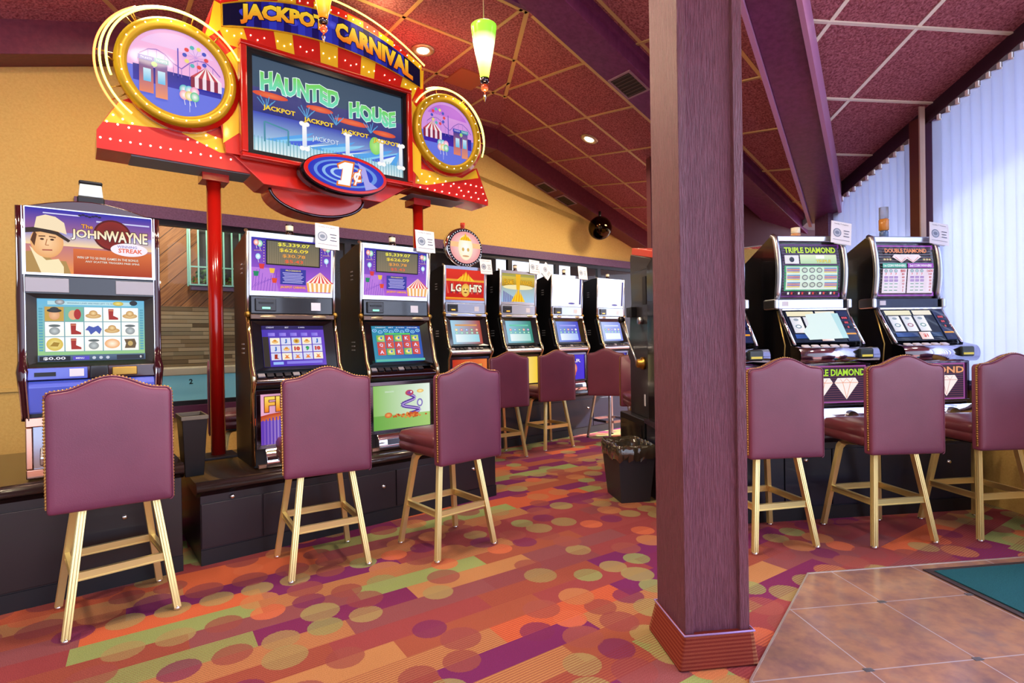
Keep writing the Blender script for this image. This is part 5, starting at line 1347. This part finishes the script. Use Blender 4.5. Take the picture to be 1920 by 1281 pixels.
obj('white_tag', MB().box(-.004, 0, .17, .195, .10, .20), MC['sticker'], t)
mb = MB()
for z in (1.28, ): mb.box(-.003, 0, .05, .45, z, z+.004)
obj('seam', mb, BLK, t)
# ------------------------------------------------------------------ white notices on the machines
card(LA(1.40, 3.815, 1.955), RA, 'white notice standing on the slot machine right of the red post', 3)
card(LA(2.19, 3.815, 2.00), RA, 'white notice beside the thin red post on the dragon belly machine', 1)
card(LA(3.80, 5.20, 2.07), RA, 'small white notice on the red machine with the round topper', 0)
card(LA(4.56, 5.205, 2.12), RA, 'upright white notice on the golden flame machine', 3)
card(LA(4.70, 5.19, 2.10), RA, 'tilted white notice leaning beside another on the golden flame machine', 42)
card(LA(5.43, 5.20, 2.10), RA, 'white notice on the machine with blue belly glass', 2)
card(LB(3.02, 3.83, 1.985), RB, 'white notice standing on the green paytable machine', 9)
card(LB(3.86, 3.83, 1.985), RB, 'white notice standing on the purple paytable machine by the blinds', 8)
# ------------------------------------------------------------------ waste bins
t = thing('waste_bin', 'slim black waste bin standing on the plinth behind the nearest stool', 'bin', LA(.525, 3.92, .62), RA)
t.location = LA(.565, 3.90, .49)
mb = MB(); 
def hollow(mb, b, tp, z0, z1, th=.006):
    mb.frus(b, tp, z0, z1); 
    i = lambda r: (r[0]+th, r[1]-th, r[2]+th, r[3]-th)
    return mb
def binbody(b, tp, z1, th=.006):
    mb = MB(); q = lambda r, z, d: [(r[0]+d, r[2]+d, z), (r[1]-d, r[2]+d, z), (r[1]-d, r[3]-d, z), (r[0]+d, r[3]-d, z)]
    vs = q(b, 0, 0)+q(tp, z1, 0)+q(tp, z1, th)+q(b, .01, th)
    fs = [(3, 2, 1, 0)]
    for L in range(3):
        for i in range(4): j = (i+1) % 4; fs.append((L*4+i, L*4+j, L*4+4+j, L*4+4+i))
    fs.append((12, 13, 14, 15)); return mb.add(vs, fs)
obj('body', binbody((-.05, .05, -.08, .08), (-.068, .068, -.12, .12), .36), BLKM, t, bevel=.004)
rm = MB()
for x0, x1, y0, y1 in ((-.073, .073, -.125, -.11), (-.073, .073, .11, .125), (-.073, -.064, -.11, .11), (.064, .073, -.11, .11)): rm.box(x0, x1, y0, y1, .35, .375)
obj('rim', rm, M('rim_grey', '#6a6258', .5), t, bevel=.003)
t = thing('waste_bin', 'black floor bin with a crumpled bin liner, beside the column', 'bin', LB(1.315, 3.86), RB+R(2))
t.location = LB(1.475, 4.28)
obj('body', binbody((-.12, .12, -.16, .16), (-.155, .155, -.21, .21), .44), M('bin_grey', '#2c2a30', .5), t, bevel=.01)
mb = MB(); N = 56
ring = lambda r, z, amp, k: [(( .155*r*(1 if abs(math.cos(g)) > abs(math.sin(g)) else abs(math.cos(g))/abs(math.sin(g))**1)*(1 if math.cos(g) > 0 else -1) if True else 0)+random.uniform(-amp, amp), (.205*r*(1 if abs(math.sin(g)) >= abs(math.cos(g)) else abs(math.sin(g))/abs(math.cos(g)))*(1 if math.sin(g) > 0 else -1))+random.uniform(-amp, amp), z+random.uniform(-amp, amp)*k) for g in [2*PI*(i+.5)/N for i in range(N)]]
Lr = [ring(1.02, .34, .012, 1.6), ring(1.06, .38, .010, 1), ring(1.06, .42, .008, 1), ring(1.03, .45, .006, 1), ring(.97, .455, .006, 1), ring(.93, .40, .008, 1), ring(.80, .30, .012, 1), ring(.5, .22, .012, 1)]
vs = [p for L in Lr for p in L]; fs = []
for k in range(len(Lr)-1):
    for i in range(N): j = (i+1) % N; fs.append((k*N+i, k*N+j, k*N+N+j, k*N+N+i))
fs.append([(len(Lr)-1)*N+i for i in range(N)])
mb.add(vs, fs, 0, True); obj('liner', mb, M('liner', '#3a3226', .14, spec=.8, coat=1.), t)
# ------------------------------------------------------------------ carnival sign on two red posts
SN = 4.10
def sgn(px, py, d=0.):
    "point of the photo on the sign's own front plane (d metres behind it) in the sign's coordinates"
    r = FW + RI*((px-960)/FPX) + UP*((640.5-py)/FPX)
    t = (SN+d)/r.dot(an); p = Vector((0, 0, EYE))+r*t
    return (p.dot(a_)-1.57, p.z)
sign = thing('carnival_sign', 'large red and yellow JACKPOT CARNIVAL sign with neon and screen on two red posts', 'sign', LA(1.57, SN), RA)
REDS = M('sign_red', '#c81e14', .25, coat=.5); YEL = '#e8bc28'; RD = '#c8201a'
FACE = artmat('sign_paint', 0, .3, 1., .4)
wingL = [sgn(*p, .05) for p in [(181, 277), (482, 328), (470, 100), (402, 60), (384, 80), (386, 110), (330, 160), (222, 190), (181, 243)]]
wingR = [sgn(*p, .05) for p in [(752, 344), (752, 150), (788, 162), (800, 190), (850, 280), (882, 318), (894, 316), (915, 377), (915, 386)]]
arch = [(.80-1.6*i/24, 3.61+.265*(1-((.80-1.6*i/24)/.80)**2)) for i in range(25)]
body = [(-.74, 2.60), (.70, 2.60), (.76, 3.30), (.80, 3.45)]+arch+[(-.87, 3.32)]
core = obj('cabinet', MB().ext(body, .0, .34, 'y'), REDS, sign, bevel=.006)
wl = obj('wing', MB().ext(wingL, .05, .32, 'y'), REDS, sign, bevel=.004, label='left wing of the sign')
wr = obj('wing', MB().ext(wingR, .05, .32, 'y'), REDS, sign, bevel=.004, label='right wing of the sign')
def fit(A, pts, c): return A.poly(pts, c)
A = Art(3, 1); P = lambda L, d=.05: [sgn(*p, d) for p in L]
A.poly(wingL, RD)
for L in ([(194, 228), (226, 187), (330, 222), (399, 255), (457, 273), (458, 292), (412, 286), (330, 244)], [(438, 168), (462, 180), (464, 234), (425, 212)], [(399, 72), (420, 98), (441, 150), (430, 156), (408, 110), (388, 86)]): A.poly(P(L), YEL)
A.build('face_paint', FACE, wl, (0, .049, 0))
A = Art(3, 1); A.poly(wingR, RD)
for L in ([(755, 246), (768, 243), (779, 284), (757, 292)], [(757, 336), (787, 316), (826, 326), (866, 334), (892, 318), (897, 334), (801, 347), (757, 341)]): A.poly(P(L), YEL)
A.build('face_paint', FACE, wr, (0, .049, 0))
bt = lambda x: 3.575+.225*(1-(x/.8)**2)     # banner top
bb = lambda x: 3.435+.135*(1-(x/.8)**2)     # banner bottom
A = Art(2, 2); A.poly(body, RD)
for x0, x1, k in ((-.78, -.62, .04), (-.42, -.29, .02), (-.09, .05, 0), (.24, .36, -.02), (.60, .74, -.05)):
    A.poly([(x0*.93, 3.34), (x1*.93, 3.34), (x1+k*0, bb(x1)), (x0, bb(x0))], YEL)
for i in range(12):
    x0 = -.78+.13*i
    if i % 2: A.poly([(x0, bt(x0)), (x0+.13, bt(x0+.13)), (x0+.13, bt(x0+.13)+.06), (x0, bt(x0)+.06)], YEL)
A.poly([(-.87, 3.32), (-.76, 3.43), (-.76, 3.60), (-.80, 3.61), (-.83, 3.45)], YEL); A.poly([(.76, 3.44), (.79, 3.45), (.80, 3.61), (.76, 3.60)], YEL)
for s in (-1, 1): A.poly([(s*.66, 2.75), (s*.76, 2.66), (s*.76, 2.9), (s*.66, 3.0)], YEL); A.poly([(s*.66, 3.12), (s*.77, 3.02), (s*.80, 3.2), (s*.66, 3.34)], YEL)
A.build('face_paint', FACE, core, (0, -.001, 0))
# lettered banner
A = Art(2, 1)
N = 30; top = [(-.755+1.51*i/N, bt(-.755+1.51*i/N)) for i in range(N+1)]; bot = [(-.755+1.51*i/N, bb(-.755+1.51*i/N)) for i in range(N+1)]
for i in range(N):
    c = ('#1c1458', '#2a2a9c', '#3038b8', '#22208a')[(i*7) % 4] if 2 < i < N-3 else '#141030'
    A.poly([bot[i], bot[i+1], top[i+1], top[i]], c)
for i in range(9): x = -.6+.15*i; A.ell(x, (bt(x)+bb(x))/2+.03*math.sin(i*2), .05, .03, '#3a3ac0', '#5a60e0')
def wf(x, y): return (x, y+(bt(x)+bb(x))/2)
A.text('JACKPOT', -.345, 0, .14, '#f06a18', .60, .06, '#181030', .10, c2='#f8d838', fn=wf)
A.text('CARNIVAL', .355, 0, .14, '#f06a18', .66, .06, '#181030', .10, c2='#f8e040', fn=wf)
A.build('banner', artmat('banner_art', .6, .3, .2, .2), sign, (0, -.012, 0))
mb = MB(); mb.tube([(x, -.012, z) for x, z in top]+[(x, -.012, z) for x, z in bot[::-1]], .006, 4, True); obj('banner_rim', mb, M('rim_yellow', '#d8a820', .3, .3), sign)
# screen and its red frame
mb = MB(); X0, X1, Z0, Z1 = -.615, .605, 2.61, 3.345
for x0, x1, z0, z1 in ((X0-.045, X1+.045, Z1, Z1+.035), (X0-.045, X1+.045, Z0-.035, Z0), (X0-.045, X0, Z0, Z1), (X1, X1+.045, Z0, Z1)): mb.box(x0, x1, -.07, .0, z0, z1)
obj('screen_frame', mb, RED, sign, bevel=.01)
mb = MB()
for x0, x1, z0, z1 in ((X0, X1, Z1-.04, Z1), (X0, X1, Z0, Z0+.03), (X0, X0+.035, Z0+.03, Z1-.04), (X1-.035, X1, Z0+.03, Z1-.04)): mb.box(x0, x1, -.05, -.0, z0, z1)
obj('screen_bezel', mb, BLK, sign)
A = Art(1.15, .67); w_, h = 1.15, .665
A.rect(-w_/2, -h/2, w_/2, h/2, '#3a5a78', '#46586e', n=8)
A.rect(-w_/2, -.10, w_/2, .12, '#28307a', '#4a4a86'); 
for x, y, r in ((-.45, .08, .12), (-.1, .07, .10), (.15, .03, .14), (.42, .0, .10)): A.ell(x, y, r, .022, '#e05038', '#f07a50')
for x in (-.48, -.2, .02, .3):   # leafless trees
    for k in range(7): A.line([(x, -.02), (x-.06+.02*k, .05+.02*math.sin(k*2.1))], .006, '#5aa0d8')
A.rect(-w_/2, -.305, w_/2, -.055, '#b8e0f8', '#3a48b8', n=8)
for i in range(14):
    x = -.5+.08*i; q_ = lambda v: min(v, .54); A.poly([(q_(x), -.24+.01*(i % 3)), (q_(x+.35), -.12-.01*(i % 4)), (q_(x+.3), -.16), (q_(x+.05), -.26)], ('#58a8f0', '#8ad0f8', '#4a6ae0', '#e8f8ff')[i % 4])
A.rect(-w_/2, -h/2, w_/2, -.24, '#e4f4f4', '#a8d8f0')
for i in range(48): A.rect(-w_/2+.008+.024*i, -h/2, -w_/2+.013+.024*i, -.225, '#68a8b8')
A.line([(-.5, -.26), (-.5, -.12), (-.34, -.15), (-.34, -.26)], .012, '#4a90a8'); A.ell(.33, -.12, .05, .07, '#88d868', '#b8f090')
for x in (-.21, .17+.02, .55-.03):
    pass
for x in (-.225, .10, .38, .56-.01):
    A.rect(x-.016, -.25, x+.016, -.08, '#d8e4f8', '#ffffff')
    for s in (-1, 1):
        for y in (-.255, -.075): A.ell(x+s*.017, y, .02, .017, '#ffffff')
A.text('JACKPOT', -.07, -.17, .045, '#e8f4ff', .20, .0, '#4878c8', .05)
for i, (x, y) in enumerate(((-.40, .01), (-.12, -.01), (.16, -.03), (.42, -.045))): A.text('JACKPOT', x, y-.035+.0, .042, '#f8e048', .22, .025, '#8a2018', .06)
A.text('HAUNTED', -.245, .165, .13, '#70e0c8', .56, .05, '#e8fff8', .085, c2='#78d858', fn=lambda x, y: (x, y+.012*math.sin(x*40)))
A.text('HOUSE', .31, .12, .125, '#70e0c8', .39, .05, '#e8fff8', .085, c2='#78d858', fn=lambda x, y: (x, y+.012*math.sin(x*40)))
A.build('screen', artmat('sign_screen', .66, .45, .08, 0), sign, ((X0+X1)/2, -.022, (Z0+Z1)/2-.004))
# round side panels
def fair(A, s, dusk):
    A.ell(0, 0, .275, .275, '#6a78e8', n=48); 
    A.poly([(.272*math.cos(g), .272*math.sin(g)) for g in [R(a) for a in range(-4, 185, 6)]], '#d898e8' if dusk else '#f4b8e8')
    A.poly([(.25*math.cos(g), .25*math.sin(g)) for g in [R(a) for a in range(35, 146, 6)]], '#c070e0' if dusk else '#f0c8f8')
    A.rect(-.24*1, -.10, .25, .0, '#3a3ab0' if not dusk else '#4a28b0', '#2a2a90')
    for i in range(12):
        x = -.25+.045*i
        if abs(x) < .24: A.line([(x, .02+.10*abs(math.sin(i*.55))), (x+.045, .02+.10*abs(math.sin((i+1)*.55)))], .006, '#8a60c0'); A.line([(x, -.02), (x, .02+.10*abs(math.sin(i*.55)))], .003, '#9a78d0')
    f = -s
    fx, fy = .10*s, .13
    for i in range(10):
        g = 2*PI*i/10; A.line([(fx, fy), (fx+.062*math.cos(g), fy+.062*math.sin(g))], .003, '#c8a0e8'); A.ell(fx+.062*math.cos(g), fy+.062*math.sin(g), .013, .013, ('#e84a50', '#4a58c8', '#f0e080', '#58b8c0')[i % 4])
    A.line([(.0, -.02), (.0, .16)], .007, '#5a50c0')
    for i in range(8): A.poly([(.16*s, .08), (.16*s-.09+.0225*i, -.0), (.16*s-.0675+.0225*i, -.0)], '#f8f0f4' if i % 2 else '#c84a58'); A.poly([(.16*s-.09+.0225*i, 0), (.16*s-.0675+.0225*i, 0), (.16*s-.0675+.0225*i, -.07), (.16*s-.09+.0225*i, -.07)], '#f4e0f0' if i % 2 else '#8a2848')
    bx = -.13*s
    A.rect(bx-.08, -.17, bx-.005, .04, '#e88868', '#2a3898'); A.rect(bx+.005, -.19, bx+.07, .045, '#f09870', '#3a48a8')
    for s_ in (-1, 1): A.rect(bx+s_*.038-.02, -.10, bx+s_*.038+.02, -.02, '#68c0f0', '#d0f0ff'); 
    A.rect(bx-.085, .03, bx-.0, .058, '#3a48c0'); A.rect(bx+.0, .03, bx+.078, .06, '#48a0b8'); A.text('TICKETS', bx-.043, .044, .013, '#f0f0ff', .06, .01); A.text('TICKETS', bx+.038, .045, .013, '#f0f0ff', .06, .01)
    A.ell(bx, .015, .016, .016, '#a8d880')
    for i, c in enumerate(('#40b8c8', '#58c8e0', '#f08ac0', '#f0a0b0', '#e8d060', '#48c890')):
        x = .06*s+.03*((i % 3)-1); y = -.10-.035*(i//3); balloon(A, x, y, .026, c)
    A.line([(.06*s, -.16), (.06*s, -.24)], .002, '#f0f0ff')
for s, cx_, cz in ((-1, -1.02, 3.045), (1, 1.02, 3.11)):
    side = 'left' if s < 0 else 'right'
    mb = MB(); mb.lathe([(.0001, -.02), (.345, -.02), (.345, .05), (.0001, .05)], (cx_+.02, 0, cz-.01), 48, 0, 'y'); hs_ = obj('round_housing', mb, RED, sign)
    mb = MB(); mb.lathe([(.270, -.030), (.278, -.052), (.315, -.058), (.338, -.045), (.340, .0)], (cx_, 0, cz), 56, 0, 'y'); mb.f = mb.f[:-2]; mb.m = mb.m[:-2]; mb.s = mb.s[:-2]; rg = obj('gold_ring', mb, M('ring_gold', '#b08c14', .38, .35), hs_)
    A = Art(.6, .6); fair(A, -s if s > 0 else 1, s > 0); A.clipell(0, 0, .276, .276); A.build('fair_picture', artmat('fair_art', .62, .4, .12, .1), hs_, (cx_, -.022, cz), step=.00025)
    tubes = [(.405, 232, 28, -.03, 'neon_y'), (.375, 200, 60, -.075, 'neon_y'), (.43, 228, 120, .02, 'neon_o')] if s < 0 else [(.375, 150, -22, -.05, 'neon_g'), (.40, 120, 0, -.01, 'neon_g')]
    for r, a0, a1, y, mt in tubes:
        mb = MB(); K = 40; mb.tube([(cx_+r*math.cos(R(a0+(a1-a0)*i/K)), y, cz+r*math.sin(R(a0+(a1-a0)*i/K))) for i in range(K+1)], .0068, 8)
        m = {'neon_y': M('neon_yellow', '#f0f8a0', .3, emit='#f4f460', es=2.2), 'neon_o': M('neon_orange', '#f8a060', .3, emit='#ff8040', es=2.2), 'neon_g': M('neon_green', '#f0ff90', .3, emit='#e8ff70', es=2.2)}[mt]
        obj('neon_tube', mb, m, sign)
        for q in (.12, .5, .88):
            g = R(a0+(a1-a0)*q); mb = MB(); mb.tube([(cx_+.32*math.cos(g), .0, cz+.32*math.sin(g)), (cx_+r*math.cos(g), y, cz+r*math.sin(g))], .004, 6); obj('tube_holder', mb, GOLDD, sign)
mb = MB(); mb.tube([(x, -.02, z+.035) for x, z in arch[:17]], .0068, 8); obj('neon_tube', mb, MC['neon_yellow'], sign)
# neon really lights the ceiling and wall round the sign
for s_, z_, e_ in ((-1.05, 3.45, 5), (.35, 3.86, 4), (1.2, 3.45, 4)):
    l = D.lights.new('light', 'POINT'); l.energy = e_; l.color = (1, .78, .3); l.shadow_soft_size = .15
    lo = D.objects.new('light', l); COL.objects.link(lo); lo.parent = sign; lo.location = (s_, -.16, z_)
# lower body: flared underside, bulge and the oval one cent badge
mb = MB(); mb.ext([(-.70, 2.60), (-.50, 2.43), (.40, 2.43), (.66, 2.60)], .02, .30, 'y'); obj('lower_body', mb, REDS, sign, bevel=.006)
mb = MB(); P_ = [(-.08+.36*math.cos(g), 2.44+.17*math.sin(g)) for g in [R(180+180*i/20) for i in range(21)]]; mb.ext(P_, .10, .34, 'y'); bl_ = obj('bulge', mb, REDS, sign)
mb = MB(); mb.tube([(x, .10, z) for x, z in P_], .012, 6); obj('bulge_rim', mb, DARKC, bl_)
def oval(rx, rz, y0, y1, n=48): return [(.035+rx*math.cos(2*PI*i/n), 2.545+rz*math.sin(2*PI*i/n)) for i in range(n)]
ov = obj('oval_badge', MB().ext(oval(.325, .145, 0, 0), -.17, -.04, 'y', 0, True), M('badge_dark', '#2a1a24', .15, .7), sign)
obj('badge_rim', MB().ext(oval(.318, .139, 0, 0), -.182, -.165, 'y', 0, True), RED, ov, bevel=.004)
A = Art(.6, .26)
A.ell(0, 0, .290, .118, '#2a38c0', '#5a68e0', n=40)
for r, c in ((.85, '#6a98e8'), (.75, '#2a40c8'), (.6, '#88b8f0'), (.5, '#3048d0'), (.34, '#a8d0f8'), (.24, '#3a58d8')): A.ell(-.05*(1-r), 0, .285*r, .115*r, c, n=36)
A.poly([(.08, .10), (.14, .07), (.17, -.03), (.24, -.07), (.14, -.10), (.12, -.02)], '#a8a8f0')
O1 = [(-.075, -.085), (.015, -.085), (.045, .085), (-.02, .085), (-.07, .055), (-.062, .025), (-.035, .035), (-.05, -.055), (-.07, -.055)]
A.poly([(x*1.22+.003, y*1.15) for x, y in O1], '#e07820'); A.poly(O1, '#ffffff')
A.text('¢', .075, -.012, .12, '#ffffff', None, .02, '#e07820', .07)
A.build('badge_face', artmat('badge_art', .55, .2, .2, .3), ov, (.035, -.184, 2.545))
# soffit panels under the wings
zl = wingL[0][1]
for s in (-1, 1):
    x0, x1 = (-1.27, -.50) if s < 0 else (.70, 1.25)
    obj('soffit_panel', MB().box(x0, x1, .07, .30, min(wingL[0][1], wingL[1][1])-.004 if s < 0 else min(wingR[-1][1], wingR[0][1])-.004, 2.56), M('soffit_grey', '#6a6c78', .4), sign)
# chasing bulbs: the hundred most visible ones are parts, the rest one part
spots = []
for cx_, cz in ((-1.02, 3.045), (1.02, 3.11)): spots += [(cx_+.308*math.cos(2*PI*i/26), -.060, cz+.308*math.sin(2*PI*i/26), .0045) for i in range(26)]
strip = lambda p, q, n, d=.045: [(*sgn(p[0]+(q[0]-p[0])*i/(n-1), p[1]+(q[1]-p[1])*i/(n-1), .05), d) for i in range(n)]
for p, q, n in (((188, 258), (470, 306), 16), ((200, 228), (262, 246), 4), ((212, 216), (248, 232), 3), ((352, 262), (440, 290), 6), ((368, 250), (440, 268), 5), ((405, 240), (440, 246), 3), ((408, 228), (440, 234), 3), ((424, 228), (442, 232), 2),
                ((760, 346), (910, 376), 12), ((768, 336), (860, 352), 7), ((775, 322), (850, 345), 6), ((872, 345), (902, 352), 4), ((864, 358), (905, 364), 4), ((768, 300), (776, 306), 2), ((764, 312), (784, 318), 3), ((396, 66), (425, 98), 4), ((762, 180), (780, 176), 3)):
    spots += [(x, .045, z, .0062) for x, z, _ in strip(p, q, n)]
for i in range(27):
    x = -.76+1.52*i/26; spots.append((x, -.005, bt(x)+.035, .005))
for x0 in (-.68, -.53, -.35, -.19, -.02, .15, .30, .48, .67):
    for d in (-.045, .0, .045): x = x0+d; spots.append((x, -.005, (bb(x)+3.375)/2+.012*(1 if d else -1), .005))
BULB = M('sign_bulb', '#fff4e0', .3, emit='#fff0d8', es=2.6)
sm = MB(); sm.sph((0, 0, 0), 1, 6)
random.shuffle(spots); spots.sort(key=lambda q: -q[3])
b0 = None; rest = MB()
for i, (x, y, z, r) in enumerate(spots):
    if i < 100:
        if b0 is None: o = b0 = obj('bulb', sm, BULB, sign)
        else: o = b0.copy(); COL.objects.link(o); o.parent = sign
        o.location = (x, y-r*.4, z); o.scale = (r, r, r)
    else: rest.sph((x, y-r*.4, z), r, 6)
rb = obj('small_bulbs', rest, BULB, sign); rb['kind'] = 'stuff'
# posts
for x in (-.777, .863):
    po = obj('post', MB().lathe([(.047, .50), (.047, 2.50)], (x, .25, 0), 28), RED, sign)
    obj('top_plate', MB().box(x-.085, x+.085, .165, .335, 2.44 if x < 0 else 2.50, 2.50 if x < 0 else 2.56), RED, po, bevel=.004)
    obj('foot_plate', MB().box(x-.11, x+.11, .14, .36, .492, .512), M('foot_dark', '#3a3438', .3, .6), po, bevel=.004)
